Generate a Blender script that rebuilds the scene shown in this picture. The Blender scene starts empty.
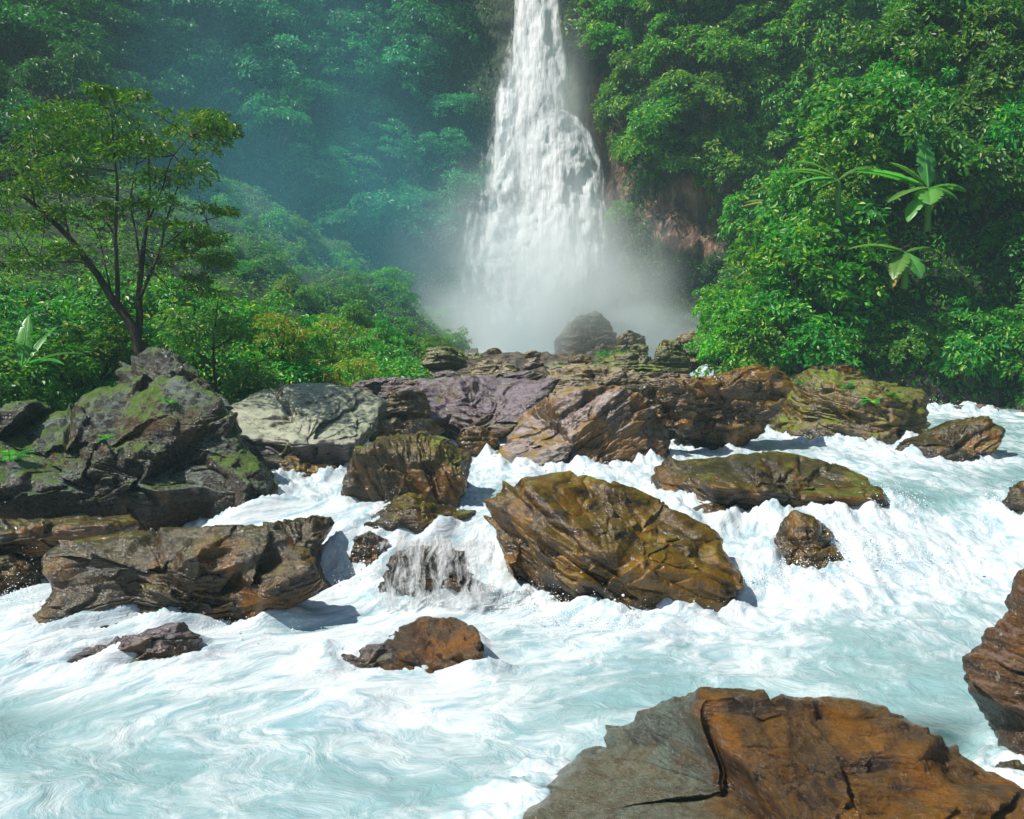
import bpy, math, random
import numpy as np
from mathutils import Vector, Matrix
from mathutils.bvhtree import BVHTree

# ------------------------------------------------------------------ camera, world, sun, exposure
R = math.radians
scn = bpy.context.scene
COL = scn.collection
FPX, CX, CY, PITCH = 950.0, 512.0, 409.5, R(3.6)
CAM = np.array([0.0, 0.0, 4.0])
cam_d = bpy.data.cameras.new('camera'); cam_d.lens = 36 * FPX / 1024; cam_d.sensor_width = 36
cam_d.clip_start = .1; cam_d.clip_end = 1500
cam = bpy.data.objects.new('camera', cam_d); COL.objects.link(cam)
cam.location = CAM; cam.rotation_euler = (R(90) - PITCH, 0, 0); scn.camera = cam

SUN = np.array([-.56, -.20, .82]); SUN /= np.linalg.norm(SUN)
world = bpy.data.worlds.new('World'); scn.world = world; world.use_nodes = True
wn = world.node_tree.nodes; wl = world.node_tree.links
sky = wn.new('ShaderNodeTexSky'); sky.sky_type = 'NISHITA'; sky.sun_disc = False
sky.sun_elevation = math.asin(SUN[2]); sky.sun_rotation = math.atan2(SUN[0], SUN[1])
bg = [n for n in wn if n.type == 'BACKGROUND'][0]; bg.inputs[1].default_value = .07
wl.new(sky.outputs[0], bg.inputs[0])
sun_d = bpy.data.lights.new('sun', 'SUN'); sun_d.energy = 5.0; sun_d.angle = R(.5); sun_d.color = (1, .95, .86)
sun = bpy.data.objects.new('sun', sun_d); COL.objects.link(sun)
sun.rotation_euler = Vector(SUN).to_track_quat('Z', 'Y').to_euler()
scn.view_settings.view_transform = 'Standard'; scn.view_settings.look = 'None'
scn.view_settings.exposure = .5; scn.view_settings.gamma = 1
scn.cycles.max_bounces = 13; scn.cycles.diffuse_bounces = 3; scn.cycles.glossy_bounces = 2
scn.cycles.transmission_bounces = 3; scn.cycles.volume_bounces = 12; scn.cycles.transparent_max_bounces = 14
scn.cycles.volume_step_rate = 1.0; scn.cycles.volume_max_steps = 128
scn.cycles.use_denoising = True; scn.cycles.caustics_reflective = False; scn.cycles.caustics_refractive = False
CA, SA = math.cos(PITCH), math.sin(PITCH)

def ray(px, py):
    u, v = (px - CX) / FPX, -(py - CY) / FPX
    return np.array([u, CA + v * SA, -SA + v * CA])
def at(px, py, Y):
    d = ray(px, py); return CAM + d * (Y / d[1])
def proj(P):
    Q = P - CAM
    fw = Q[:, 1] * CA - Q[:, 2] * SA; up = Q[:, 1] * SA + Q[:, 2] * CA
    return CX + FPX * Q[:, 0] / fw, CY - FPX * up / fw

# ------------------------------------------------------------------ noise
def _hash(ix, iy, iz, seed):
    h = (ix.astype(np.uint32) * np.uint32(374761393) + iy.astype(np.uint32) * np.uint32(668265263)
         + iz.astype(np.uint32) * np.uint32(2147483647) + np.uint32((seed * 1274126177) & 0xffffffff))
    h = (h ^ (h >> np.uint32(13))) * np.uint32(1274126177)
    h = (h ^ (h >> np.uint32(16))) * np.uint32(2246822519)
    h = h ^ (h >> np.uint32(15))
    return (h & np.uint32(0xffffff)).astype(np.float32) / 8388607.5 - 1
def vnoise(p, seed=0):
    p = np.asarray(p, np.float32); fl = np.floor(p); f = p - fl; i = fl.astype(np.int64)
    f = f * f * f * (f * (f * 6 - 15) + 10)
    x0, y0, z0 = i[:, 0], i[:, 1], i[:, 2]; fx, fy, fz = f[:, 0], f[:, 1], f[:, 2]
    r = 0
    for dx in (0, 1):
        wx = fx if dx else 1 - fx
        for dy in (0, 1):
            wy = fy if dy else 1 - fy
            for dz in (0, 1):
                wz = fz if dz else 1 - fz
                r = r + _hash(x0 + dx, y0 + dy, z0 + dz, seed) * wx * wy * wz
    return r
def fbm(p, octv=4, seed=0, gain=.5, ridged=False):
    p = np.asarray(p, np.float32); a, s, t = 1.0, 0, 0
    for o in range(octv):
        n = vnoise(p + 17.3 * o, seed + o)
        if ridged: n = 1 - 2 * np.abs(n)
        s = s + a * n; t += a; a *= gain
        p = p[:, [1, 2, 0]] * np.array([2.03, 1.97, 2.11], np.float32)
    return s / t
def sstep(a, b, x):
    t = np.clip((x - a) / (b - a), 0, 1); return t * t * (3 - 2 * t)

# ------------------------------------------------------------------ mesh helpers
def mesh_np(name, V, F, mats=(), smooth=True, attrs=None, midx=None):
    """F: (N,k) int array, or a list of such arrays."""
    if not isinstance(F, list): F = [F]
    me = bpy.data.meshes.new(name)
    V = np.asarray(V, np.float32)
    me.vertices.add(len(V)); me.vertices.foreach_set('co', V.ravel())
    loops = np.concatenate([f.ravel() for f in F]).astype(np.int32)
    tot = np.concatenate([np.full(len(f), f.shape[1], np.int32) for f in F])
    st = np.concatenate([[0], np.cumsum(tot)[:-1]]).astype(np.int32)
    me.loops.add(len(loops)); me.loops.foreach_set('vertex_index', loops)
    me.polygons.add(len(tot)); me.polygons.foreach_set('loop_start', st)
    me.polygons.foreach_set('loop_total', tot)
    if midx is not None: me.polygons.foreach_set('material_index', np.asarray(midx, np.int32))
    me.polygons.foreach_set('use_smooth', np.full(len(tot), smooth, bool))
    for m in mats: me.materials.append(m)
    for k, a in (attrs or {}).items():
        if a.ndim == 1:
            at_ = me.attributes.new(k, 'FLOAT', 'POINT'); at_.data.foreach_set('value', a.astype(np.float32))
        else:
            at_ = me.attributes.new(k, 'FLOAT_VECTOR', 'POINT'); at_.data.foreach_set('vector', a.astype(np.float32).ravel())
    me.update(); me.validate()
    return me
def add(name, me, parent=None, loc=None, **props):
    o = bpy.data.objects.new(name, me); COL.objects.link(o)
    if parent: o.parent = parent
    if loc is not None: o.location = loc
    for k, v in props.items(): o[k] = v
    return o
def gridF(nu, nv, closed=False):
    i = np.arange(nu * nv).reshape(nv, nu)
    a = i[:-1, :-1].ravel(); b = i[:-1, 1:].ravel(); c = i[1:, 1:].ravel(); d = i[1:, :-1].ravel()
    return np.stack([a, b, c, d], 1)
def tube(pts, rad, n=8, seed=0):
    pts = np.asarray(pts, float); rad = np.asarray(rad, float); V = []
    T = np.gradient(pts, axis=0); T /= np.linalg.norm(T, axis=1)[:, None] + 1e-9
    ref = np.array([.31, .9, .1])
    for p, t, r in zip(pts, T, rad):
        a = np.cross(t, ref); a /= np.linalg.norm(a) + 1e-9; b = np.cross(t, a)
        an = np.arange(n) * 2 * math.pi / n
        V.append(p + r * (np.cos(an)[:, None] * a + np.sin(an)[:, None] * b))
    V = np.concatenate(V); F = []
    for k in range(len(pts) - 1):
        for j in range(n):
            F.append((k * n + j, k * n + (j + 1) % n, (k + 1) * n + (j + 1) % n, (k + 1) * n + j))
    return V, np.array(F)
def join(parts):
    V, F, o = [], [], 0
    for v, f in parts: V.append(v); F.append(f + o); o += len(v)
    return np.concatenate(V), np.concatenate(F)

# ------------------------------------------------------------------ node helper
class NT:
    def __init__(s, name):
        s.m = bpy.data.materials.new(name); s.m.use_nodes = True
        s.n = s.m.node_tree.nodes; s.l = s.m.node_tree.links; s.n.clear()
        s.out = s.n.new('ShaderNodeOutputMaterial')
    def N(s, t, **kw):
        n = s.n.new(t)
        for k, v in kw.items():
            if k.startswith('i_'):
                key = k[2:]; key = int(key) if key.isdigit() else key
                if hasattr(v, 'is_output') or isinstance(v, bpy.types.NodeSocket): s.l.new(v, n.inputs[key])
                else: n.inputs[key].default_value = v
            else: setattr(n, k, v)
        return n
    def math(s, op, a, b=None, c=None, clamp=False):
        n = s.n.new('ShaderNodeMath'); n.operation = op; n.use_clamp = clamp
        for i, x in enumerate((a, b, c)):
            if x is None: continue
            if isinstance(x, bpy.types.NodeSocket): s.l.new(x, n.inputs[i])
            else: n.inputs[i].default_value = x
        return n.outputs[0]
    def mix(s, f, a, b, bt='MIX'):
        n = s.n.new('ShaderNodeMix'); n.data_type = 'RGBA'; n.blend_type = bt
        for i, x in ((0, f), (6, a), (7, b)):
            if isinstance(x, bpy.types.NodeSocket): s.l.new(x, n.inputs[i])
            else: n.inputs[i].default_value = x if i == 0 or len(x) == 4 else (*x, 1)
        return n.outputs[2]
    def step(s, x, a, b):
        n = s.n.new('ShaderNodeMapRange'); n.interpolation_type = 'SMOOTHSTEP'
        s.l.new(x, n.inputs[0]); n.inputs[1].default_value = a; n.inputs[2].default_value = b
        return n.outputs[0]
    def noise(s, co, scale, det=4, rough=.55, dist=0):
        n = s.N('ShaderNodeTexNoise'); n.inputs['Scale'].default_value = scale; n.inputs['Detail'].default_value = det
        n.inputs['Roughness'].default_value = rough; n.inputs['Distortion'].default_value = dist
        s.l.new(co, n.inputs['Vector']); return n.outputs['Fac']
    def mapping(s, co, rot=(0, 0, 0), scale=(1, 1, 1), loc=(0, 0, 0)):
        n = s.N('ShaderNodeMapping'); s.l.new(co, n.inputs[0]); n.inputs['Rotation'].default_value = rot
        n.inputs['Scale'].default_value = scale; n.inputs['Location'].default_value = loc; return n.outputs[0]
    def link(s, a, b): s.l.new(a, b)

def mat_rock(name, dark, mid, pale, pale_amt=.5, moss=0.0, moss_col=(.10, .13, .012), rust=(.30, .12, .02), rust_amt=.3,
             rot=(0, R(20), 0), strata=6.0, wet=.15, rough=.42, spots=.3, bump=.5, wetline=.5, side=None, side_col=(.20, .22, .20)):
    t = NT(name); co = t.N('ShaderNodeTexCoord').outputs['Object']
    geo = t.N('ShaderNodeNewGeometry')
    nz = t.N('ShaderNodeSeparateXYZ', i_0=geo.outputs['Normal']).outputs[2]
    oz = t.N('ShaderNodeSeparateXYZ', i_0=co).outputs[2]
    sc = t.mapping(co, rot=rot, scale=(.35, .35, strata))
    n1 = t.noise(sc, 1.1, 7, .7, .1)
    n2 = t.noise(co, 1.1, 5, .6)
    n3 = t.noise(co, 5.5, 5, .7)
    nf = t.noise(sc, 7, 4, .7)
    base = t.mix(t.step(t.math('ADD', t.math('MULTIPLY', n1, .6), t.math('MULTIPLY', n3, .4)), .40, .60), dark, mid)
    base = t.mix(t.math('MULTIPLY', t.step(n2, .47, .62), rust_amt * 1.6, clamp=True), base, rust)
    if side is not None:
        ox = t.N('ShaderNodeSeparateXYZ', i_0=co).outputs[0]
        sd = t.step(t.math('ADD', ox, t.math('MULTIPLY', t.math('SUBTRACT', n2, .5), 2.4)), side + .25, side - .25)
        base = t.mix(t.math('MULTIPLY', sd, .9), base, t.mix(t.step(n3, .42, .6), side_col, tuple(c * .45 for c in side_col)))
    # paler where the stone faces up, broken by noise
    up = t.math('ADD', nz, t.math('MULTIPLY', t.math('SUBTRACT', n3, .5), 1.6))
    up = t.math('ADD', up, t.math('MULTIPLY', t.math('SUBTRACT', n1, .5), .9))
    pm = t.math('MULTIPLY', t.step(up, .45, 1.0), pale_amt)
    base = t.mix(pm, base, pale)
    lich = t.math('MULTIPLY', t.step(t.noise(co, 13, 3, .6), .62, .68), spots)
    base = t.mix(lich, base, (.42, .43, .36))
    base = t.mix(t.math('MULTIPLY', t.step(nf, .35, .5), -1.0), base, base)
    crack = t.step(nf, .30, .44)
    base = t.mix(crack, t.mix(.6, base, (.012, .009, .005)), base)
    if moss > 0:
        mm = t.math('ADD', t.math('MULTIPLY', nz, .55), t.math('ADD', t.math('MULTIPLY', n2, .9), t.math('MULTIPLY', n3, .55)))
        mm = t.step(mm, 1.42 - moss * .55, 1.56 - moss * .55)
        mc = t.mix(t.step(n3, .4, .6), moss_col, tuple(c * 1.9 for c in moss_col))
        base = t.mix(mm, base, mc)
    else: mm = None
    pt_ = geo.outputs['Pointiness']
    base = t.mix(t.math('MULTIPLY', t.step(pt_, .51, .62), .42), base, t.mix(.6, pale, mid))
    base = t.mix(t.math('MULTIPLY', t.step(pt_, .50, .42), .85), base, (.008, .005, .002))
    fk = t.noise(co, 34, 4, .75)
    base = t.mix(t.math('MULTIPLY', t.step(fk, .56, .64), .45), base, t.mix(.5, pale, rust))
    base = t.mix(t.math('MULTIPLY', t.step(fk, .44, .36), .6), base, dark)
    # dark wet band near the waterline (object origin sits at the waterline)
    wn_ = t.math('ADD', oz, t.math('MULTIPLY', t.math('SUBTRACT', n2, .5), .9))
    dry = t.step(wn_, wetline * .1, wetline)
    base = t.mix(dry, t.mix(.55, base, (.02, .016, .01)), base)
    hs = t.N('ShaderNodeHueSaturation'); hs.inputs['Saturation'].default_value = 1.18; hs.inputs['Value'].default_value = .74
    t.link(base, hs.inputs['Color']); base = hs.outputs[0]
    ro = t.math('ADD', t.math('MULTIPLY', dry, rough - wet), wet)
    ro = t.math('MULTIPLY', ro, t.math('ADD', t.math('MULTIPLY', t.step(n3, .4, .62), 1.0), .55))
    if mm is not None: ro = t.math('MAXIMUM', ro, t.math('MULTIPLY', mm, .9))
    b = t.N('ShaderNodeBump', i_Strength=bump, i_Distance=.08)
    hh = t.math('ADD', t.math('MULTIPLY', n1, 1.0), t.math('ADD', t.math('MULTIPLY', nf, .45), t.math('MULTIPLY', n3, .6)))
    hh = t.math('ADD', hh, t.math('MULTIPLY', t.noise(co, 24, 5, .7), .6))
    t.link(hh, b.inputs['Height'])
    p = t.N('ShaderNodeBsdfPrincipled'); t.link(base, p.inputs['Base Color']); t.link(ro, p.inputs['Roughness']); p.inputs['Specular IOR Level'].default_value = .5; p.inputs['Coat Weight'].default_value = .3; p.inputs['Coat Roughness'].default_value = .12; t.link(b.outputs[0], p.inputs['Coat Normal'])
    t.link(b.outputs[0], p.inputs['Normal']); t.link(p.outputs[0], t.out.inputs[0])
    return t.m

def mat_leaf(name, c1, c2, c3=None, c3_amt=.0, trans=.35, rough=.45, scale=.6):
    t = NT(name); geo = t.N('ShaderNodeNewGeometry'); ob = t.N('ShaderNodeObjectInfo')
    r = geo.outputs['Random Per Island']
    nn = t.noise(geo.outputs['Position'], scale, 3)
    f = t.math('ADD', t.math('MULTIPLY', r, .55), t.math('MULTIPLY', t.math('SUBTRACT', nn, .28), 1.0), clamp=True)
    col = t.mix(f, c1, c2)
    if c3: col = t.mix(t.math('MULTIPLY', t.step(t.math('ADD', r, t.math('MULTIPLY', nn, .5)), 1.08, 1.2), c3_amt * 2, clamp=True), col, c3)
    hs = t.N('ShaderNodeHueSaturation'); t.link(col, hs.inputs['Color'])
    t.link(t.math('ADD', t.math('MULTIPLY', ob.outputs['Random'], .05), .475), hs.inputs['Hue'])
    t.link(t.math('ADD', t.math('MULTIPLY', ob.outputs['Random'], .5), .75), hs.inputs['Value'])
    p = t.N('ShaderNodeBsdfPrincipled', i_Roughness=rough); t.link(hs.outputs[0], p.inputs['Base Color'])
    tr = t.N('ShaderNodeBsdfTranslucent')
    tc = t.mix(1.0, hs.outputs[0], (1.5, 1.7, .5), 'MULTIPLY'); t.link(tc, tr.inputs[0])
    ms = t.N('ShaderNodeMixShader', i_0=trans); t.link(p.outputs[0], ms.inputs[1]); t.link(tr.outputs[0], ms.inputs[2])
    t.link(ms.outputs[0], t.out.inputs[0]); return t.m

def mat_bark(name, c1, c2):
    t = NT(name); co = t.N('ShaderNodeTexCoord').outputs['Object']
    n = t.noise(t.mapping(co, scale=(6, 6, 1.2)), 3, 5, .7); c = t.mix(t.step(n, .35, .65), c1, c2)
    n2 = t.noise(co, 1.3, 3); c = t.mix(t.math('MULTIPLY', t.step(n2, .5, .62), .6), c, (.06, .08, .03))
    b = t.N('ShaderNodeBump', i_Strength=.7, i_Distance=.03); t.link(n, b.inputs['Height'])
    p = t.N('ShaderNodeBsdfPrincipled', i_Roughness=.85); t.link(c, p.inputs['Base Color']); t.link(b.outputs[0], p.inputs['Normal'])
    t.link(p.outputs[0], t.out.inputs[0]); return t.m

def mat_ground(name):
    t = NT(name); g = t.N('ShaderNodeNewGeometry'); co = g.outputs['Position']
    n1 = t.noise(co, .35, 5, .6); n2 = t.noise(co, 2.2, 6, .7)
    c = t.mix(t.step(n2, .35, .65), (.010, .022, .006), (.035, .075, .014))
    c = t.mix(t.math('MULTIPLY', t.step(n1, .52, .66), .7), c, (.05, .038, .02))
    sa = t.N('ShaderNodeAttribute', attribute_name='stony').outputs['Fac']
    c = t.mix(sa, c, t.mix(t.step(n2, .4, .6), (.02, .015, .01), (.15, .12, .08)))
    b = t.N('ShaderNodeBump', i_Strength=1, i_Distance=.3); t.link(n2, b.inputs['Height'])
    p = t.N('ShaderNodeBsdfPrincipled', i_Roughness=.9); t.link(c, p.inputs['Base Color']); t.link(b.outputs[0], p.inputs['Normal'])
    t.link(p.outputs[0], t.out.inputs[0]); return t.m
def mat_cliff(name):
    t = NT(name); g = t.N('ShaderNodeNewGeometry'); co = g.outputs['Position']
    rock = t.N('ShaderNodeAttribute', attribute_name='rock').outputs['Fac']
    v = t.mapping(co, rot=(0, R(12), 0), scale=(1, 1, .4))
    n1 = t.noise(v, .5, 6, .65); n2 = t.noise(v, 2.0, 6, .7); n3 = t.noise(co, .2, 4, .6)
    green = t.mix(t.step(n2, .4, .6), (.008, .018, .006), (.03, .06, .014))
    stone = t.mix(t.step(n1, .35, .65), (.05, .035, .03), (.30, .14, .07))
    stone = t.mix(t.step(n2, .52, .66), stone, (.34, .24, .17))
    stone = t.mix(t.step(n2, .42, .34), stone, (.02, .016, .014))
    m = t.step(t.math('ADD', rock, t.math('MULTIPLY', t.math('SUBTRACT', n2, .5), .8)), .4, .6)
    c = t.mix(m, green, stone)
    b = t.N('ShaderNodeBump', i_Strength=1, i_Distance=.5)
    t.link(t.math('ADD', n2, n1), b.inputs['Height'])
    p = t.N('ShaderNodeBsdfPrincipled', i_Roughness=.75); t.link(c, p.inputs['Base Color']); t.link(b.outputs[0], p.inputs['Normal'])
    t.link(p.outputs[0], t.out.inputs[0]); return t.m

def mat_water(name):
    t = NT(name)
    fl = t.N('ShaderNodeAttribute', attribute_name='flow').outputs['Vector']
    foam = t.N('ShaderNodeAttribute', attribute_name='foam').outputs['Fac']
    g = t.N('ShaderNodeNewGeometry'); co = g.outputs['Position']
    wob = t.N('ShaderNodeTexNoise'); wob.inputs['Scale'].default_value = .9; wob.inputs['Detail'].default_value = 2
    t.link(co, wob.inputs['Vector'])
    vm = t.N('ShaderNodeVectorMath', operation='MULTIPLY_ADD'); t.link(wob.outputs['Color'], vm.inputs[0])
    vm.inputs[1].default_value = (.9, .55, .3); t.link(fl, vm.inputs[2]); wv = vm.outputs[0]
    s1 = t.noise(wv, 1.1, 7, .66, .35)                       # broad streaks of foam
    s2 = t.noise(wv, 4.5, 6, .72, .5)
    def fil(x, w):                                           # thin threads
        a = t.math('ABSOLUTE', t.math('SUBTRACT', x, .5)); return t.math('SUBTRACT', 1.0, t.math('DIVIDE', a, w), clamp=True)
    th = t.math('MAXIMUM', t.math('MULTIPLY', fil(s1, .06), .45), t.math('MULTIPLY', fil(s2, .08), .2))
    f = t.math('ADD', foam, t.math('MULTIPLY', t.math('SUBTRACT', s1, .5), 2.2))
    f = t.math('ADD', f, t.math('MULTIPLY', t.math('SUBTRACT', s2, .5), 1.1))
    f = t.math('ADD', t.step(f, .12, .95), t.math('MULTIPLY', th, .42), clamp=True)
    deep = t.mix(t.step(foam, -.40, .25), (.010, .06, .065), (.21, .36, .38))
    white = t.mix(t.step(t.math('ADD', t.math('MULTIPLY', s2, .5), t.math('MULTIPLY', t.noise(wv, 2.1, 6, .7, .3), .5)), .36, .56), (.22, .36, .42), (.56, .61, .63))  # blue-grey shadow tones put into the foam colour by noise
    c = t.mix(f, deep, white)
    fine = t.noise(co, 16, 5, .7, .6); med = t.noise(wv, 3.2, 5, .65, .8)
    h = t.math('ADD', t.math('MULTIPLY', med, 1.2), t.math('ADD', t.math('MULTIPLY', fine, .12), t.math('MULTIPLY', s2, .25)))
    b = t.N('ShaderNodeBump', i_Strength=.55, i_Distance=.08); t.link(h, b.inputs['Height'])
    p = t.N('ShaderNodeBsdfPrincipled'); t.link(c, p.inputs['Base Color']); t.link(b.outputs[0], p.inputs['Normal'])
    t.link(t.math('ADD', t.math('MULTIPLY', f, .5), .12), p.inputs['Roughness'])
    t.link(p.outputs[0], t.out.inputs[0]); return t.m

def mat_fall(name, dens=1.0, sx=2.2, sz=.16, tr=.2, amp=1.5, white=(.95, .97, .98)):
    """sheet of falling water: uvw attribute (x metres across, y fringe weight, z metres down)"""
    t = NT(name); uv = t.N('ShaderNodeAttribute', attribute_name='uvw').outputs['Vector']
    w = t.N('ShaderNodeAttribute', attribute_name='core').outputs['Fac']
    m = t.mapping(uv, scale=(sx, 0, sz)); n1 = t.noise(m, 1, 6, .7, .35)
    n2 = t.noise(t.mapping(uv, scale=(sx * 2.2, 0, sz * 4.5)), 1, 6, .72, .6)
    f = t.math('ADD', w, t.math('ADD', t.math('MULTIPLY', t.math('SUBTRACT', n1, .5), amp), t.math('MULTIPLY', t.math('SUBTRACT', n2, .5), 1.3)))
    a = t.math('MULTIPLY', t.step(f, .15, .95), dens, clamp=True)
    c = t.mix(t.step(n2, .35, .65), tuple(x * .85 for x in white), white)
    b = t.N('ShaderNodeBump', i_Strength=.8, i_Distance=.4); t.link(t.math('ADD', n1, n2), b.inputs['Height'])
    d = t.N('ShaderNodeBsdfDiffuse'); t.link(c, d.inputs[0]); t.link(b.outputs[0], d.inputs['Normal'])
    tl = t.N('ShaderNodeBsdfTranslucent'); t.link(c, tl.inputs[0])
    ms = t.N('ShaderNodeMixShader', i_0=tr); t.link(d.outputs[0], ms.inputs[1]); t.link(tl.outputs[0], ms.inputs[2])
    tp = t.N('ShaderNodeBsdfTransparent'); mx = t.N('ShaderNodeMixShader'); t.link(a, mx.inputs[0])
    t.link(tp.outputs[0], mx.inputs[1]); t.link(ms.outputs[0], mx.inputs[2]); t.link(mx.outputs[0], t.out.inputs[0])
    return t.m

M_GROUND = mat_ground('mossy_ground'); M_CLIFF = mat_cliff('cliff_stone'); M_WATER = mat_water('white_water')

# ------------------------------------------------------------------ water level, ground
_PY = np.array([0, 14.8, 16.6, 18.8, 22, 27, 33, 38, 48, 60, 72, 90])
_PZL = np.array([-.05, 0.02, .55, 1.02, 1.2, 1.42, 1.68, 1.9, 2.6, 3.3, 3.8, 4.0])
def wlevel(X, Y):
    X = np.asarray(X, float); Y = np.asarray(Y, float)
    zr = np.interp(Y, _PY, _PZL)                                           # right: a long chute
    side_ = .6 * sstep(-4.9, -6.4, X) * sstep(15.2, 16.5, Y) * sstep(22, 20, Y)
    zl = -side_ + np.interp(Y, [0, 15.0, 15.7, 16.5, 17.4, 22, 27, 33, 38, 48, 60, 72, 90],
                   [-.05, 0.0, .12, .82, 1.0, 1.2, 1.42, 1.68, 1.9, 2.6, 3.3, 3.8, 4.0])  # left: a short cascade
    k = sstep(1.5, 4.0, X)
    return zl * (1 - k) + zr * k
def XL(Y): return np.interp(Y, [0, 8, 14, 18, 22, 30, 45, 60, 75, 95], [-19, -16, -14, -11, -6.8, -4.2, -2.6, -2.4, -2.6, -3])
def XRH(Y): return np.interp(Y, [0, 36, 44, 52, 60, 70, 95], [8.4, 8.4, 9.8, 12.0, 16, 23, 31])
def terrain(X, Y):
    W = wlevel(X, Y)
    P = np.stack([X, Y, np.zeros_like(X)], -1).reshape(-1, 3)
    n = fbm(P * .22, 5, 11).reshape(X.shape); n2 = fbm(P * .9, 4, 31).reshape(X.shape)
    bed = W - .45 + .2 * n2
    dl = XL(Y) + .8 * n - X
    slope = np.interp(Y, [0, 22, 34, 50, 60, 70], [.12, .12, .14, .34, .55, .68])
    step_ = np.interp(Y, [0, 18, 26, 40, 50], [1.3, 1.2, 1.3, .8, .0])
    hl = W + np.clip(dl, 0, 3) / 3 * step_ + slope * np.clip(dl, 0, None) + (.9 + .9 * sstep(38, 48, Y)) * n * sstep(0, 5, dl) + .35 * n2 * sstep(38, 48, Y) * sstep(0, 3, dl) - .15
    hl = np.where(dl > 0, hl, bed)
    dr = np.minimum((Y - (36.4 + 1.0 * n)) * 2.3, (X - XRH(Y) - 1.2 * n) * 2.1)
    hr = W + np.where(dr > 0, dr, 0) + 1.5 * n * sstep(0, 5, dr)
    db = (X - (19 + 1.5 * n)) * .9                                          # right bank near the camera
    hb = W + np.clip(db, 0, 12)
    h = np.maximum(bed, hl); h = np.where(dr > 0, np.maximum(h, hr), h); h = np.where(db > 0, np.maximum(h, hb), h)
    pile = sstep(-6.5, -3.5, X) * sstep(8.6, 6.0, X) * sstep(25.5, 29, Y) * sstep(66, 56, Y)
    h = np.maximum(h, np.where(dr < 0, W - .75 + pile * (1.25 + .5 * n2 + .25 * n), -9))
    return np.minimum(h, 62 + 3 * n)
ys = np.concatenate([np.linspace(-14, 12, 40), np.linspace(12.3, 60, 230), np.linspace(60.4, 150, 110)])
xs = np.concatenate([np.linspace(-150, -36, 40), np.linspace(-35.6, 40, 260), np.linspace(41, 150, 40)])
GX, GY = np.meshgrid(xs, ys); GZ = terrain(GX, GY)
TV = np.stack([GX, GY, GZ], -1).reshape(-1, 3); TF = gridF(len(xs), len(ys))
stony = ((XL(GY) - GX < .6) & (GZ < wlevel(GX, GY) + 1.4) & (GX < 19)).astype(float).ravel()
ground = add('ground', mesh_np('ground', TV, TF, [M_GROUND], attrs={'stony': stony}), kind='structure')

# cliff wall: plan curve, leaning back
CP = np.array([(-78, 10), (-62, 22), (-50, 36), (-38, 50), (-27, 62), (-18, 71), (-10, 77), (-4, 79.5), (1, 80), (5.5, 79.5),
               (7.6, 75), (8.6, 71), (12, 68.5), (18, 67), (25, 66.5), (33, 64), (45, 60), (70, 50)], float)
CB = np.array([.55, .55, .5, .5, .5, .45, .35, .2, .12, .10, .06, .05, .08, .1, .12, .15, .3, .3])
seg = np.concatenate([[0], np.cumsum(np.linalg.norm(np.diff(CP, axis=0), axis=1))])
NU, NVV = 620, 260
ss = np.linspace(0, seg[-1], NU)
def smooth1(a, k):
    ker = np.ones(k) / k; return np.convolve(np.pad(a, k // 2, mode='edge'), ker, 'valid')[:len(a)]
cx_ = smooth1(np.interp(ss, seg, CP[:, 0]), 11); cy_ = smooth1(np.interp(ss, seg, CP[:, 1]), 11); cb_ = smooth1(np.interp(ss, seg, CB), 21)
tx, ty = np.gradient(cx_), np.gradient(cy_); ln = np.hypot(tx, ty); nx_, ny_ = -ty / ln, tx / ln   # outward (away from the gorge)
zz = np.linspace(-2, 58, NVV)
U, Zg = np.meshgrid(np.arange(NU), zz)
bx, by = cx_[U], cy_[U]; off = cb_[U] * Zg
P0 = np.stack([bx, by, Zg], -1).reshape(-1, 3)
dsp = 4.0 * fbm(P0 * .07, 3, 5) + 1.6 * fbm(P0 * [.25, .25, .18], 4, 6, ridged=True) + .5 * fbm(P0 * .9, 4, 8)
dsp *= 1 - .75 * np.exp(-((P0[:, 0] - 3) / 6) ** 2) * (P0[:, 1] > 74)
dd = off.ravel() + dsp
CV = np.stack([P0[:, 0] + nx_[U].ravel() * dd, P0[:, 1] + ny_[U].ravel() * dd, P0[:, 2]], 1)
cpx, cpy = proj(CV)
bare = np.exp(-(((CV[:, 0] - 13.3) / 3.2) ** 2 + ((CV[:, 2] - 13.8) / 3.2) ** 2)) * 1.3 * (CV[:, 1] < 76)
bare += np.exp(-(((CV[:, 0] - 7.6) / 1.7) ** 2 + ((CV[:, 2] - 21) / 6.5) ** 2)) * 1.2
CF = gridF(NU, NVV)
cliff = add('cliff', mesh_np('cliff', CV, CF, [M_CLIFF], attrs={'rock': bare}), kind='structure')
bvh = BVHTree.FromPolygons([tuple(v) for v in np.concatenate([TV, CV])],
                           [tuple(f) for f in np.concatenate([TF, CF + len(TV)])])
def hit(px, py):
    d = Vector(ray(px, py)).normalized(); r = bvh.ray_cast(Vector(CAM), d, 400)
    return (np.array(r[0]), np.array(r[1])) if r[0] is not None else (None, None)
def ground_z(x, y):
    return float(terrain(np.array([x]), np.array([y]))[0])
def hitwater(px, py):
    d = ray(px, py)
    for Y in np.arange(3, 75, .05):
        p = CAM + d * (Y / d[1])
        if p[2] <= wlevel(p[0], Y): return Y
    return 75.

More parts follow.
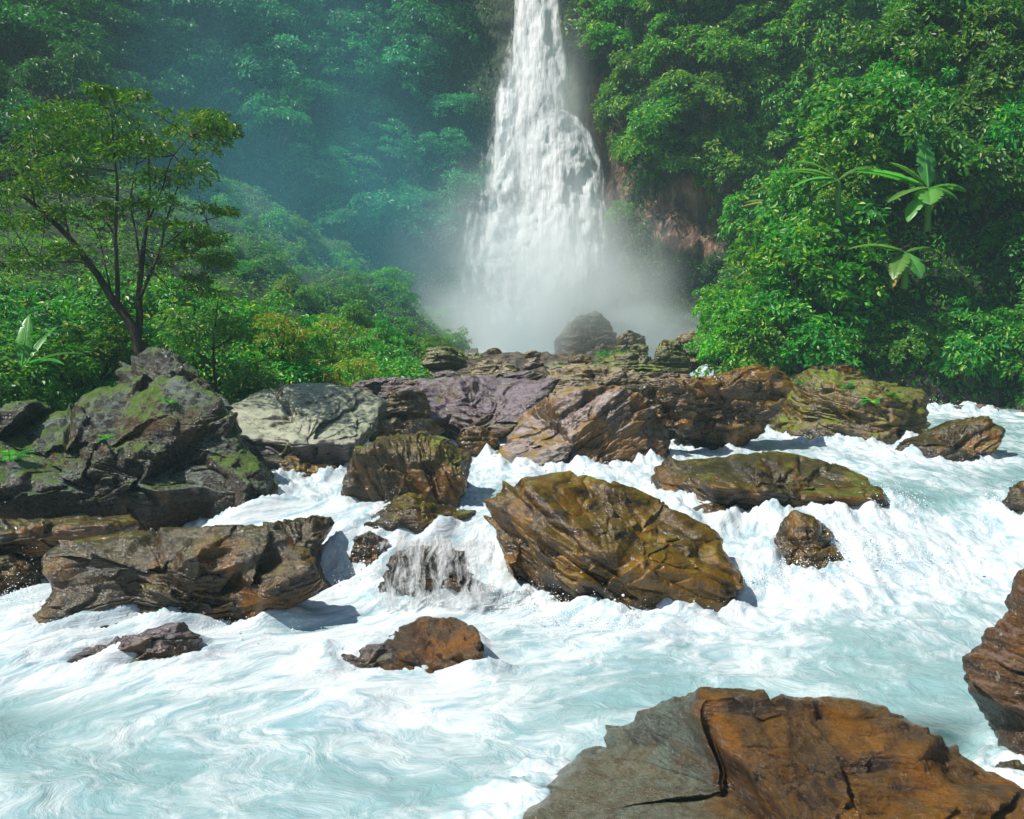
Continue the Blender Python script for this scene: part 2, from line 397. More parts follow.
# ------------------------------------------------------------------ boulders
def cubesphere(n):
    g = np.tan(np.linspace(-1, 1, n) * math.pi / 4)
    a, b = np.meshgrid(g, g); o = np.ones_like(a); S = []
    for f in ((a, b, o), (-a, b, -o), (o, a, b), (-o, -a, b), (a, o, -b) , (a, -o, b)):
        S.append(np.stack(f, -1).reshape(-1, 3))
    V = np.concatenate(S); F = np.concatenate([gridF(n, n) + i * n * n for i in range(6)])
    key = np.round(V * 1e5).astype(np.int64)
    _, first, inv = np.unique(key, axis=0, return_index=True, return_inverse=True); inv = inv.ravel()
    V = V[first]; F = inv[F]; V = V / np.linalg.norm(V, axis=1)[:, None]
    # consistent outward winding
    c = V[F].mean(1); nn = np.cross(V[F[:, 1]] - V[F[:, 0]], V[F[:, 2]] - V[F[:, 0]])
    fl = (nn * c).sum(1) < 0; F[fl] = F[fl][:, ::-1]
    return V, F
_cs = {}
ROCKPTS = []
def boulder(name, label, outline, mat, base=None, Y=None, thick=.8, seed=0, planes=(), n=90, strat=(0, .3, 1), ledge=.05,
            freq=7., rough=.05, k=9, group=None, cat='boulder', nrand=8, fit=True, lump=.10, back=0.0, parent=None, facet=1.0, gouge=()):
    if n not in _cs: _cs[n] = cubesphere(n)
    D, F = _cs[n]; rng = np.random.default_rng(seed + 1000)
    O = np.array(outline, float); x0, y0 = O.min(0); x1, y1 = O.max(0); cx, cy = (x0 + x1) / 2, (y0 + y1) / 2
    if Y is None: Yf = hitwater(cx, base)
    else: Yf = Y
    w = (x1 - x0) / FPX * Yf; th = thick * w; Yc = Yf + th * .41 + back
    C = at(cx, cy, Yc); sx = (x1 - x0) / 2 / FPX * Yc; sz = (y1 - y0) / 2 / FPX * Yc; sy = th / 2
    pl = [np.array(p[:3], float) / np.linalg.norm(p[:3]) for p in planes]; pd = [p[3] for p in planes]
    for _ in range(nrand):
        v = rng.normal(size=3); v /= np.linalg.norm(v); pl.append(v); pd.append(rng.uniform(.78, 1.0))
    for v in ((1, 0, 0), (-1, 0, 0), (0, 1, 0), (0, -1, 0), (0, 0, 1), (0, 0, -1)): pl.append(np.array(v, float)); pd.append(1.0)
    pl = np.array(pl); pd = np.array(pd)
    r = (np.clip(D @ pl.T / pd, 0, None) ** k).sum(1) ** (-1 / k)
    P = D * r[:, None] * np.array([sx, sy, sz]) + C
    s = (sx * sy * sz) ** (1 / 3)
    # low lumps first
    Q = (P - C) / s + seed * 7.13
    P = P + D * (lump * s * fbm(Q * 1.3, 3, seed))[:, None] * np.array([1, 1, 1])
    sn = np.array(strat, float); sn /= np.linalg.norm(sn)
    for nc_, am in ((22, .20), (90, .13)):
        Q = (P - C) / s; sd = Q[rng.choice(len(Q), nc_)] * rng.uniform(.8, 1.1, (nc_, 1)); gr = rng.normal(size=(nc_, 3)) * am
        wq = Q + .10 * np.stack([fbm(Q * 3 + 3, 2, seed), fbm(Q * 3 + 7, 2, seed + 1), fbm(Q * 3 + 11, 2, seed + 2)], 1)
        st2 = lambda a: a + (a @ sn)[:, None] * sn * 1.2
        A_, B_ = st2(wq), st2(sd); best = np.full(len(Q), 1e9); bi = np.zeros(len(Q), int)
        for c_ in range(nc_):
            d_ = ((A_ - B_[c_]) ** 2).sum(1); m_ = d_ < best; best[m_] = d_[m_]; bi[m_] = c_
        dsp_ = rng.uniform(-.12, .06, nc_)[bi] * am + ((Q - sd[bi]) * gr[bi]).sum(1) * facet
        P = P + D * (np.clip(dsp_, -.08, .07) * s)[:, None]
    E_ = np.concatenate([F[:, [0, 1]], F[:, [1, 2]], F[:, [2, 3]], F[:, [3, 0]]]); dg = np.bincount(E_[:, 0], minlength=len(P))[:, None]
    for _ in range(3): P = .4 * P + .6 * np.stack([np.bincount(E_[:, 0], P[E_[:, 1], k_], len(P)) for k_ in range(3)], 1) / dg
    if fit:
        NB = 180
        an = (np.arange(NB) + .5) / NB * 2 * math.pi - math.pi
        ds = np.stack([np.cos(an), np.sin(an)], 1); tgt = np.zeros(NB)
        A_ = O - [cx, cy]; B_ = np.roll(A_, -1, 0); E = B_ - A_
        for i, d in enumerate(ds):
            den = d[0] * E[:, 1] - d[1] * E[:, 0]; den = np.where(abs(den) < 1e-9, 1e-9, den)
            tt = (A_[:, 0] * E[:, 1] - A_[:, 1] * E[:, 0]) / den; uu = (A_[:, 0] * d[1] - A_[:, 1] * d[0]) / den
            ok = (uu >= 0) & (uu <= 1) & (tt > 0); tgt[i] = tt[ok].max() if ok.any() else 1
        for it in range(3):
            px, py = proj(P); dx, dy = px - cx, py - cy; th_ = np.arctan2(dy, dx)
            b = np.clip(((th_ + math.pi) / (2 * math.pi) * NB).astype(int), 0, NB - 1)
            rr = np.hypot(dx, dy); mx = np.zeros(NB); np.maximum.at(mx, b, rr); g_ = mx > 1; mx = np.interp(np.arange(NB), np.nonzero(g_)[0], mx[g_], period=NB)
            fac = np.clip(tgt / mx, .5, 2); fac = np.convolve(np.concatenate([fac[-2:], fac, fac[:2]]), np.ones(5) / 5, 'valid')
            fi = np.interp(th_, an, fac, period=2 * math.pi)
            P[:, 0] = C[0] + (P[:, 0] - C[0]) * fi; P[:, 2] = C[2] + (P[:, 2] - C[2]) * fi
    for gx_, gy_, gr_, gd_ in gouge:
        px, py = proj(P); wg = np.exp(-(((px - gx_) ** 2 + (py - gy_) ** 2) / gr_ ** 2) ** 1.5) * (P[:, 1] < C[1])
        P[:, 1] += wg * gd_; P[:, 2] -= wg * gd_ * .25
    # ledges and grain
    sn = np.array(strat, float); sn /= np.linalg.norm(sn)
    Q = P - C; q = Q @ sn + .09 * s * fbm(Q / s * 1.2 + seed, 3, seed + 3)
    t1 = np.cross(sn, [.3, .9, .1]); t1 /= np.linalg.norm(t1); t2 = np.cross(sn, t1)
    A = np.stack([q * freq, Q @ t1 * .55, Q @ t2 * .55], 1)
    l1 = vnoise(A + seed, seed + 5); l2 = vnoise(A * [2.3, 1.6, 1.6] + 9, seed + 6); l3 = vnoise(A * [5.5, 3.5, 3.5] + 19, seed + 7)
    lay = np.sign(l1) * np.abs(l1) ** .6 + .5 * l2 + .28 * l3
    crk = -np.clip(1 - np.abs(l1) * 9, 0, 1) * .9
    g = fbm(Q * 3.1 + seed, 5, seed + 8, .6, ridged=True)
    P = P + D * (ledge * (lay + crk) + rough * g)[:, None]
    org = np.array([C[0], C[1], max(float(wlevel(C[0], Yf)), C[2] - sz * 1.1)])
    me = mesh_np(name, P - org, F, [mat])
    W = wlevel(P[:, 0], P[:, 1]); band = np.abs(P[:, 2] - W) < .12
    ROCKPTS.append(P[band][:, :2])
    o = add(name, me, parent, org)
    o['label'] = label; o['category'] = cat
    if group: o['group'] = group
    return o

BR = (.030, .019, .008); BM = (.11, .062, .018)
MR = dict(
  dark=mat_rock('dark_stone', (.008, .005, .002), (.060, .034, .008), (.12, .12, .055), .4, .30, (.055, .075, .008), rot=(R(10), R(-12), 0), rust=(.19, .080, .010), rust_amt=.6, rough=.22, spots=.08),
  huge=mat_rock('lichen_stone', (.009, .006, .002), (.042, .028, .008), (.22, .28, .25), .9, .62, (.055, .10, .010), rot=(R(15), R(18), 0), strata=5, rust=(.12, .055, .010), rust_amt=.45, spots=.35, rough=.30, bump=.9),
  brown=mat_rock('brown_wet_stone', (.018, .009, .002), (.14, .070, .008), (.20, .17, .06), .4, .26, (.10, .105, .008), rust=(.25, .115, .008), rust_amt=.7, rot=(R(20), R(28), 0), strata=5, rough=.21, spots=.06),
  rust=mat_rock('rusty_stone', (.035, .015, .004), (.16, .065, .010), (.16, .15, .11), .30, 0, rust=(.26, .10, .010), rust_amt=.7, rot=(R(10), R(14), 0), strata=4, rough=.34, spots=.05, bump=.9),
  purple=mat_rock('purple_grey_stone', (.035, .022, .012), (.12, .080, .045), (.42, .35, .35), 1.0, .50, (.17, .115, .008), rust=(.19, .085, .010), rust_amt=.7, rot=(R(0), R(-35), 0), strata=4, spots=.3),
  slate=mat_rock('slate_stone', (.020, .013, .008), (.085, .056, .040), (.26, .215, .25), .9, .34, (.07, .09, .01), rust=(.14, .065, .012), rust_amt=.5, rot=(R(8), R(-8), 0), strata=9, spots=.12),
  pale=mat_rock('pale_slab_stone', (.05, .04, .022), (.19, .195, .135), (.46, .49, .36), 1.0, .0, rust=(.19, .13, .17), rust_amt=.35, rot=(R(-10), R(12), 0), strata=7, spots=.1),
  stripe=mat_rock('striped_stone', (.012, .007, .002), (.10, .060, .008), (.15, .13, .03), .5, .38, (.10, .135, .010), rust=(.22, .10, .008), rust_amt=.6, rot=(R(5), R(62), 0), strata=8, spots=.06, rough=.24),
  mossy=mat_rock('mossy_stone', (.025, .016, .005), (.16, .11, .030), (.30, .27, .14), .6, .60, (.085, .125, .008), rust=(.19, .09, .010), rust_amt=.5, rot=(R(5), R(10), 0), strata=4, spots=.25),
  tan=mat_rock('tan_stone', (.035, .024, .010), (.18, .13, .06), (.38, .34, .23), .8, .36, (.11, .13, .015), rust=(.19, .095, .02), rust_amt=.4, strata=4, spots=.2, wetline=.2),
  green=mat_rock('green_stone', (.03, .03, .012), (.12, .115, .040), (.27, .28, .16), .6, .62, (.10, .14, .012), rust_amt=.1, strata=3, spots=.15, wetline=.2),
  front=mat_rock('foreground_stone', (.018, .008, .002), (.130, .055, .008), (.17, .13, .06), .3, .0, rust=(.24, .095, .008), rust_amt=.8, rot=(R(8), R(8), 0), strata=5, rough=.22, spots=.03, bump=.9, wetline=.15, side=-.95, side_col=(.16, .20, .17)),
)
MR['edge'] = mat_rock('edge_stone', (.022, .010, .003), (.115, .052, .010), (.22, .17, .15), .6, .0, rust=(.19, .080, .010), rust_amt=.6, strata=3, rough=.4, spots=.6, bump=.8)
B = boulder
B('boulder', 'rust brown boulder with a grey left shoulder, largest and nearest, in the bottom corner',
  [(520, 900), (490, 822), (566, 768), (624, 722), (664, 698), (692, 690), (745, 692), (790, 700), (850, 702), (900, 716), (940, 735), (985, 768), (1040, 800), (1120, 900), (1000, 980), (700, 990)],
  MR['front'], Y=6.2, thick=.72, seed=91, facet=.5, gouge=[(735, 775, 60, .12), (700, 830, 70, .14)], n=190, planes=[(-.75, -.4, .62, .66), (.1, -.3, .95, .80), (.35, -.1, .93, .9)], strat=(.12, .35, .95), ledge=.022, freq=6.5, rough=.022, k=12, lump=.12)
B('boulder', 'tall brown boulder with pale lichen flecks cut off by the right edge',
  [(1060, 545), (1020, 566), (1008, 585), (1003, 612), (985, 640), (961, 655), (964, 682), (985, 718), (1008, 755), (1030, 800), (1110, 850), (1160, 700), (1130, 570)],
  MR['edge'], Y=8.3, thick=.8, seed=2, facet=.6, n=130, planes=[(-.8, -.3, .45, .75)], strat=(.7, .2, .6), ledge=.03, rough=.035, lump=.14)
B('boulder', 'small dark wet rock at the water below the lichen flecked right edge boulder',
  [(985, 775), (1000, 764), (1030, 762), (1070, 780), (1060, 810), (1000, 805)], MR['dark'], Y=8.2, thick=.7, seed=3, n=50, cat='rock')
B('boulder', 'big golden brown wedge shaped boulder in midstream right of the small cascade',
  [(481, 508), (492, 492), (520, 478), (565, 473), (612, 480), (650, 496), (690, 517), (716, 534), (728, 556), (745, 580), (700, 640), (655, 668), (590, 665), (530, 640), (512, 590), (496, 540)],
  MR['brown'], base=616, thick=.72, seed=4, gouge=[(530, 590, 34, .35), (575, 600, 34, .3)], n=180, planes=[(.35, -.35, .87, .62), (-.75, -.6, .2, .78), (-.3, -.9, -.4, .72), (.8, -.2, .5, .85)], strat=(.45, -.3, .85), ledge=.055, freq=5.5, rough=.03, k=13, lump=.08, nrand=5)
B('boulder', 'long low dark boulder lying across the stream above the small pointed rock',
  [(651, 468), (665, 459), (720, 455), (775, 452), (830, 461), (862, 476), (884, 492), (905, 512), (870, 545), (770, 548), (690, 530), (656, 500)],
  MR['dark'], base=517, thick=.5, seed=5, n=140, planes=[(.1, -.35, .93, .6), (0, -.9, -.4, .6)], strat=(.12, -.15, .98), ledge=.05, freq=6, rough=.03, k=12, nrand=5)
B('boulder', 'small pointed brown rock in the white water in front of the long dark boulder',
  [(774, 540), (784, 520), (794, 511), (815, 518), (832, 532), (842, 556), (845, 590), (800, 600), (772, 580)], MR['brown'], base=566, thick=.9, seed=6, n=80,
  planes=[(-.6, -.5, .6, .7), (.6, -.4, .6, .75)], ledge=.025, rough=.02, k=14, cat='rock')
B('boulder', 'large mossy boulder with ferns on top at the foot of the right bank',
  [(766, 440), (772, 412), (785, 384), (802, 372), (832, 369), (858, 378), (890, 384), (925, 391), (929, 412), (925, 455), (850, 470), (780, 468)],
  MR['mossy'], base=444, thick=.75, seed=7, n=140, planes=[(.15, -.2, .95, .7), (-.4, -.9, .1, .8)], strat=(.15, -.2, .95), ledge=.07, freq=4, rough=.06, nrand=7)
B('boulder', 'low dark slanted boulder standing in the white water near the right edge',
  [(893, 452), (902, 441), (930, 428), (948, 420), (985, 417), (1008, 429), (998, 444), (975, 475), (920, 480)], MR['dark'], base=461, thick=.6, seed=8, n=90,
  planes=[(-.3, -.5, .8, .7)], strat=(-.4, 0, .9), ledge=.05, rough=.035, k=13)
B('boulder', 'thin wet slab breaking the water behind the low dark slanted boulder',
  [(925, 414), (945, 407), (985, 404), (1000, 410), (985, 424), (940, 428)], MR['slate'], base=413, thick=.5, seed=9, n=50, cat='rock', ledge=.04)
B('boulder', 'big purple grey boulder with orange moss on its crown amid the rock pile',
  [(472, 470), (500, 447), (525, 414), (548, 398), (575, 389), (615, 387), (640, 393), (655, 402), (668, 432), (672, 462), (650, 500), (560, 500), (490, 490)],
  MR['purple'], base=468, thick=.7, seed=10, n=150, planes=[(-.55, -.55, .62, .62), (.5, -.8, .25, .72)], strat=(-.5, -.1, .85), ledge=.055, freq=5, rough=.05, k=13, nrand=5)
B('boulder', 'square brown boulder with slanting grooves and a mossy top left of the cascade',
  [(343, 492), (350, 466), (357, 448), (380, 438), (425, 431), (450, 440), (472, 456), (470, 480), (455, 530), (400, 545), (350, 540)],
  MR['stripe'], base=512, thick=.85, seed=11, n=130, planes=[(-.2, -.95, -.2, .68), (.5, -.1, .85, .8)], strat=(.85, -.1, .35), ledge=.05, freq=6, rough=.03, k=12, nrand=5)
B('boulder', 'small jagged dark rock poised at the lip of the small cascade',
  [(363, 528), (378, 510), (396, 500), (412, 494), (432, 503), (455, 506), (482, 512), (455, 524), (432, 530), (415, 560), (390, 562), (384, 536)],
  MR['stripe'], base=530, thick=.5, seed=12, n=80, ledge=.03, rough=.03, k=12, back=-.1, cat='rock')
B('boulder', 'long dark angular boulder on the left with a wet pale upper edge',
  [(30, 640), (36, 612), (48, 590), (40, 566), (52, 542), (100, 534), (160, 528), (225, 525), (262, 524), (290, 540), (312, 556), (325, 590), (290, 610), (250, 660), (150, 690), (50, 680)],
  MR['dark'], base=636, thick=.45, seed=13, gouge=[(90, 600, 40, .4), (150, 610, 40, .45), (215, 600, 36, .45)], n=190, planes=[(0, -.45, .89, .62), (.1, -.9, -.45, .60), (.55, -.8, -.1, .8)], strat=(.05, -.3, .95), ledge=.05, freq=7, rough=.045, k=12, nrand=6)
B('boulder', 'dark tilted slab with diagonal grooves leaning on the right end of the long angular boulder',
  [(262, 524), (285, 519), (315, 514), (335, 517), (334, 530), (318, 548), (326, 572), (336, 596), (310, 615), (290, 580), (275, 550)],
  MR['dark'], base=596, thick=1.0, seed=14, n=90, strat=(.6, -.2, .7), ledge=.05, freq=8, rough=.03, k=12)
B('boulder', 'low reddish rock awash in front of the long dark angular boulder',
  [(40, 664), (70, 650), (110, 645), (150, 625), (185, 620), (200, 640), (205, 668), (150, 690), (60, 690)], MR['slate'], base=668, thick=.35, seed=15, n=90, ledge=.04, rough=.05, cat='rock')
B('boulder', 'thin layered slab jutting from the left edge under the huge boulder',
  [(-60, 522), (0, 519), (60, 517), (125, 515), (138, 520), (130, 540), (60, 560), (-60, 560)], MR['dark'], Y=15.3, thick=.6, seed=16, n=80, strat=(0, 0, 1), ledge=.05, freq=9)
B('boulder', 'small dark ledge at the left edge below the thin layered slab',
  [(-50, 548), (10, 546), (42, 548), (48, 558), (40, 590), (-50, 600)], MR['dark'], Y=14.8, thick=.8, seed=17, n=60, strat=(0, 0, 1), ledge=.04, freq=9, cat='rock')
B('boulder', 'huge boulder with pale lichen crusted top and dark brown face on the left bank',
  [(-90, 520), (-70, 440), (-20, 432), (10, 438), (35, 425), (62, 412), (95, 392), (130, 380), (180, 378), (215, 392), (232, 415), (240, 445), (262, 462), (276, 480), (277, 500), (258, 540), (150, 600), (-60, 610)],
  MR['huge'], Y=16.6, thick=.62, seed=18, n=230, planes=[(.12, -.5, .86, .50), (.1, -.9, -.45, .52), (.75, -.4, .5, .8)], strat=(.1, -.35, .9), ledge=.06, freq=5, rough=.08, k=13, nrand=6, lump=.06, gouge=[(60, 500, 60, .5), (140, 500, 60, .6), (200, 505, 40, .5)])
B('boulder', 'upright mossy boulder rising behind the huge lichen crusted boulder',
  [(112, 400), (118, 372), (130, 356), (150, 346), (172, 348), (188, 362), (205, 380), (228, 400), (238, 430), (220, 470), (130, 470)],
  MR['huge'], Y=19.4, thick=.7, seed=19, n=130, strat=(.4, -.2, .8), ledge=.07, freq=5, rough=.07, k=11, nrand=8, lump=.14)
B('boulder', 'grey stone at the left edge beside the huge lichen crusted boulder',
  [(-70, 430), (-20, 412), (10, 405), (38, 402), (50, 412), (30, 440), (10, 470), (-60, 480)], MR['huge'], Y=18.5, thick=.8, seed=20, n=70)
B('boulder', 'broad pale grey green flat topped slab tilted toward the stream beside the huge left boulder',
  [(228, 408), (250, 394), (282, 384), (330, 383), (370, 392), (388, 404), (384, 424), (360, 448), (345, 470), (320, 492), (270, 490), (240, 460)],
  MR['pale'], base=477, thick=.85, seed=21, n=150, planes=[(.12, -.48, .87, .42), (.1, -.9, -.35, .8)], strat=(.12, -.48, .87), ledge=.03, freq=8, rough=.02, k=16, nrand=4, lump=.04)
B('boulder', 'dark wedge of stone under the broad pale slab',
  [(262, 462), (290, 458), (335, 466), (330, 485), (300, 495), (262, 490)], MR['brown'], base=479, thick=.6, seed=22, n=50, cat='rock', back=-.3)
B('boulder', 'long violet slate boulder with layered top behind the grooved square boulder',
  [(384, 402), (398, 388), (430, 379), (470, 376), (520, 378), (562, 380), (548, 400), (528, 420), (498, 440), (470, 470), (430, 460), (398, 430)],
  MR['slate'], Y=25.5, thick=.6, seed=23, n=130, planes=[(.05, -.5, .85, .5), (-.1, -.9, -.2, .8)], strat=(.05, -.4, .9), ledge=.07, freq=6, rough=.05, k=13, nrand=5)
B('boulder', 'rounded tan stone against the left end of the violet slate boulder',
  [(382, 410), (392, 395), (410, 388), (424, 394), (430, 410), (424, 432), (390, 432)], MR['tan'], Y=24.8, thick=.9, seed=24, n=60, cat='rock')
B('boulder', 'small round brown stone wedged behind the grooved square boulder',
  [(455, 440), (465, 430), (482, 427), (497, 434), (500, 447), (480, 456), (460, 452)], MR['brown'], Y=23.5, thick=.9, seed=25, n=50, cat='rock')
B('boulder', 'small grey stone between the pale slab and the grooved square boulder',
  [(366, 436), (376, 424), (396, 420), (405, 428), (400, 440), (376, 446)], MR['tan'], Y=23.2, thick=.9, seed=26, n=50, cat='rock')
B('boulder', 'low dark stone on top of the grooved square boulder at its back edge',
  [(402, 432), (414, 422), (432, 421), (442, 430), (436, 440), (408, 442)], MR['dark'], Y=23.0, thick=.9, seed=27, n=50, cat='rock')
B('boulder', 'long mossy brown boulder with a flat shoulder left of the fern topped boulder',
  [(654, 402), (660, 388), (690, 378), (722, 372), (752, 364), (778, 368), (792, 384), (786, 405), (770, 425), (740, 450), (690, 440), (662, 425)],
  MR['brown'], Y=24.5, thick=.6, seed=28, n=130, planes=[(.15, -.2, .95, .65), (-.1, -.95, -.3, .65)], ledge=.06, freq=5, rough=.05, k=12)
B('boulder', 'rounded layered stone in the white water left of the fern topped boulder',
  [(674, 436), (684, 420), (704, 409), (728, 414), (741, 430), (740, 455), (700, 468), (676, 455)], MR['tan'], base=449, thick=.8, seed=29, n=80, strat=(-.5, 0, .8), ledge=.05, cat='rock')
B('boulder', 'squat brown boulder filling the gap right of the moss crowned boulder',
  [(654, 398), (664, 382), (682, 380), (696, 392), (698, 412), (690, 428), (665, 428)], MR['brown'], Y=23.6, thick=.8, seed=30, n=60, cat='rock')
B('boulder', 'tan ridge shaped boulder just behind the moss crowned boulder',
  [(535, 392), (548, 375), (566, 364), (590, 362), (622, 368), (648, 376), (664, 392), (650, 415), (560, 415)], MR['tan'], Y=30, thick=.6, seed=31, n=100, ledge=.05, rough=.07, planes=[(-.3, -.5, .8, .7)])
B('boulder', 'dark brown flat stone behind the right shoulder of the moss crowned boulder',
  [(610, 398), (622, 386), (648, 382), (668, 390), (670, 402), (660, 415), (620, 415)], MR['dark'], Y=26.5, thick=.8, seed=32, n=60, cat='rock')
B('boulder', 'large pale boulder veiled in mist at the foot of the waterfall',
  [(554, 358), (556, 340), (568, 324), (582, 315), (597, 310), (610, 322), (617, 340), (622, 365), (590, 380), (560, 375)], MR['tan'], Y=63, thick=.8, seed=33, n=90, ledge=.06, freq=2, rough=.1)
B('boulder', 'mossy rounded boulder in front of the misty boulder toward the right bank',
  [(652, 372), (655, 350), (664, 340), (678, 341), (686, 352), (690, 372), (670, 385)], MR['green'], Y=38, thick=.8, seed=34, n=70, ledge=.07)
B('boulder', 'low green stone sloping between the misty boulder and the mossy rounded boulder',
  [(596, 372), (606, 360), (628, 352), (650, 358), (664, 368), (660, 385), (605, 388)], MR['green'], Y=36, thick=.7, seed=35, n=70, ledge=.08)
B('boulder', 'grey boulder tucked beneath the leaves of the right bank',
  [(672, 352), (678, 336), (692, 330), (706, 338), (710, 360), (690, 372)], MR['tan'], Y=39.5, thick=.8, seed=36, n=60)
B('boulder', 'pale stone half lost in mist just right of the large misty boulder',
  [(612, 352), (618, 336), (630, 330), (644, 336), (648, 355), (630, 362)], MR['tan'], Y=60, thick=.8, seed=37, n=60)
B('boulder', 'pinkish stone at the right foot of the rock pile under the leaves',
  [(640, 392), (648, 380), (668, 374), (690, 376), (694, 388), (675, 402), (646, 402)], MR['purple'], Y=29, thick=.8, seed=38, n=60, cat='rock')
B('boulder', 'long narrow grey slab pointing left on the far side of the rock pile',
  [(440, 392), (468, 378), (500, 372), (535, 371), (542, 380), (505, 392), (460, 402)], MR['slate'], Y=29.5, thick=.5, seed=39, n=80, ledge=.07, strat=(-.3, 0, .95), freq=6, cat='rock')
B('boulder', 'brown stone on the far rock pile below the grassy slope',
  [(466, 378), (474, 364), (492, 359), (512, 364), (520, 376), (500, 388), (472, 388)], MR['tan'], Y=34, thick=.8, seed=40, n=60, cat='rock')
B('boulder', 'small reddish stone at the left end of the far rock pile',
  [(424, 386), (434, 374), (452, 371), (468, 378), (462, 390), (432, 394)], MR['slate'], Y=31.5, thick=.8, seed=41, n=60, cat='rock')
B('boulder', 'mossy mound of stone on the grassy slope edge',
  [(420, 366), (427, 350), (446, 346), (462, 350), (468, 366), (445, 374)], MR['green'], Y=36, thick=.9, seed=42, n=60)
B('boulder', 'dark flat stone between the shrubs and the far end of the pale slab',
  [(345, 392), (360, 380), (395, 376), (430, 380), (425, 392), (390, 402), (350, 402)], MR['slate'], Y=27.5, thick=.6, seed=43, n=70, cat='rock')
B('boulder', 'rounded red brown rock nearest the viewer in midstream, its crown out of the foam',
  [(377, 668), (385, 642), (400, 626), (425, 617), (455, 617), (475, 628), (485, 648), (480, 672), (440, 700), (390, 695)], MR['rust'], base=668, thick=.75, seed=44, n=110, ledge=.015, rough=.012, k=14, lump=.06, planes=[(-.3, -.5, .8, .8)], strat=(.5, 0, .8))
B('boulder', 'low purple rock awash beside the rounded red brown rock',
  [(334, 668), (342, 652), (360, 643), (384, 642), (398, 655), (395, 685), (350, 688)], MR['slate'], base=668, thick=.8, seed=45, n=70, ledge=.02, rough=.02, cat='rock')
B('boulder', 'dark rough rock behind the thin veil of the small cascade',
  [(384, 600), (384, 575), (396, 556), (418, 548), (442, 546), (462, 556), (472, 578), (470, 612), (430, 632), (394, 622)], MR['dark'], Y=14.9, thick=.5, seed=46, n=110, ledge=.05, rough=.1, freq=5, back=-.15)
B('boulder', 'small black rock in the spray left of the small cascade',
  [(350, 560), (356, 540), (370, 532), (386, 540), (388, 562), (375, 580), (355, 578)], MR['dark'], base=568, thick=.8, seed=47, n=60, ledge=.03, rough=.05, cat='rock')
B('boulder', 'dark rough rock at the right edge where the water pours down the chute',
  [(1003, 508), (1008, 490), (1022, 480), (1050, 482), (1062, 505), (1050, 540), (1010, 530)], MR['dark'], base=522, thick=.8, seed=48, n=60, ledge=.04, rough=.06, cat='rock')
B('boulder', 'wet brown knob just below the long low dark boulder',
  [(688, 520), (694, 508), (712, 504), (732, 512), (738, 522), (720, 535), (695, 532)], MR['brown'], base=522, thick=.8, seed=49, n=60, ledge=.02, rough=.03, cat='rock')
B('boulder', 'broad dark boulder in shade under the leaves behind the fern topped boulder',
  [(925, 402), (932, 384), (960, 376), (1000, 374), (1040, 380), (1060, 400), (1000, 415), (940, 415)], MR['dark'], base=404, thick=.6, seed=50, n=80)
B('boulder', 'low dark stone in the shade between the two mossy boulders of the right bank',
  [(780, 392), (790, 376), (815, 366), (850, 364), (870, 380), (850, 395)], MR['dark'], Y=31, thick=.7, seed=51, n=60, cat='rock')
# loose stones in the gaps, alike
STONES = []
rng = np.random.default_rng(5)
for i, (px, py, Y, r) in enumerate([(520, 385, 31, 12), (506, 369, 37, 9), (534, 366, 40, 9), (556, 369, 36, 10), (580, 362, 42, 9), (610, 366, 34, 8), (484, 392, 27.5, 10), (402, 404, 24.5, 8),
                       (640, 350, 48, 7), (664, 396, 27, 9), (700, 376, 30, 10), (446, 382, 29, 8), (412, 374, 33, 7), (474, 358, 44, 7), (494, 352, 48, 6), (532, 357, 46, 7), (650, 370, 33, 8), (724, 372, 31, 8),
                       (440, 444, 22.6, 8), (365, 412, 25, 8)]):
    a = np.arange(9) / 9 * 2 * math.pi; rr = r * rng.uniform(.8, 1.2, 9)
    out = np.stack([px + rr * 1.35 * np.cos(a), py + rr * .8 * np.sin(a)], 1)
    g_ = hit(px, py + r * .3)[0]; Y = max(Y, float(g_[1])) if g_ is not None and g_[1] < 60 else Y
    STONES.append(B('stone', 'small loose stone lodged in a gap of the rock pile between the boulders', out, MR[['tan', 'slate', 'purple', 'green', 'brown'][i % 5]], Y=Y, thick=.9, seed=60 + i, n=32,
      ledge=.03, rough=.03, group='loose stones in the rock pile', cat='stone'))

for i in range(75):
    X_, Y_ = rng.uniform(-5.5, 8.0), 26 + 34 * rng.uniform() ** 1.4
    if rng.uniform() < .3: X_, Y_ = rng.uniform(5, 9.5), rng.uniform(26, 44)
    src = STONES[rng.integers(len(STONES))]; o = src.copy(); COL.objects.link(o)
    bb = np.array(src.bound_box); hgt = bb[:, 2].max() - bb[:, 2].min(); k_ = rng.uniform(.35, 1.0) / max(np.ptp(bb[:, 0]), .1) * rng.choice([.7, 1, 1.7])
    z_ = max(float(terrain(np.array([X_]), np.array([Y_]))[0]), float(wlevel(X_, Y_)) - .1)
    o.scale = (k_, k_, k_); o.rotation_euler = (0, 0, rng.uniform(0, 6.28)); c0 = (bb.max(0) + bb.min(0)) / 2 * k_
    a_ = o.rotation_euler[2]; o.location = (X_ - c0[0] * math.cos(a_) + c0[1] * math.sin(a_), Y_ - c0[0] * math.sin(a_) - c0[1] * math.cos(a_), z_ - bb[:, 2].min() * k_ - hgt * k_ * .3)

# ------------------------------------------------------------------ river
NX, NY = 900, 820
yj = 2.6 * (78 / 2.6) ** (np.arange(NY) / (NY - 1)); ui = np.linspace(-1, 1, NX)
half = np.interp(yj, [2.6, 8, 20, 40, 78], [9, 11, 18, 27, 30])
WX = ui[None, :] * half[:, None]; WY = np.repeat(yj[:, None], NX, 1)
WX = WX + np.interp(yj, [0, 40, 78], [0, 2, 4])[:, None]
W0 = wlevel(WX, WY)
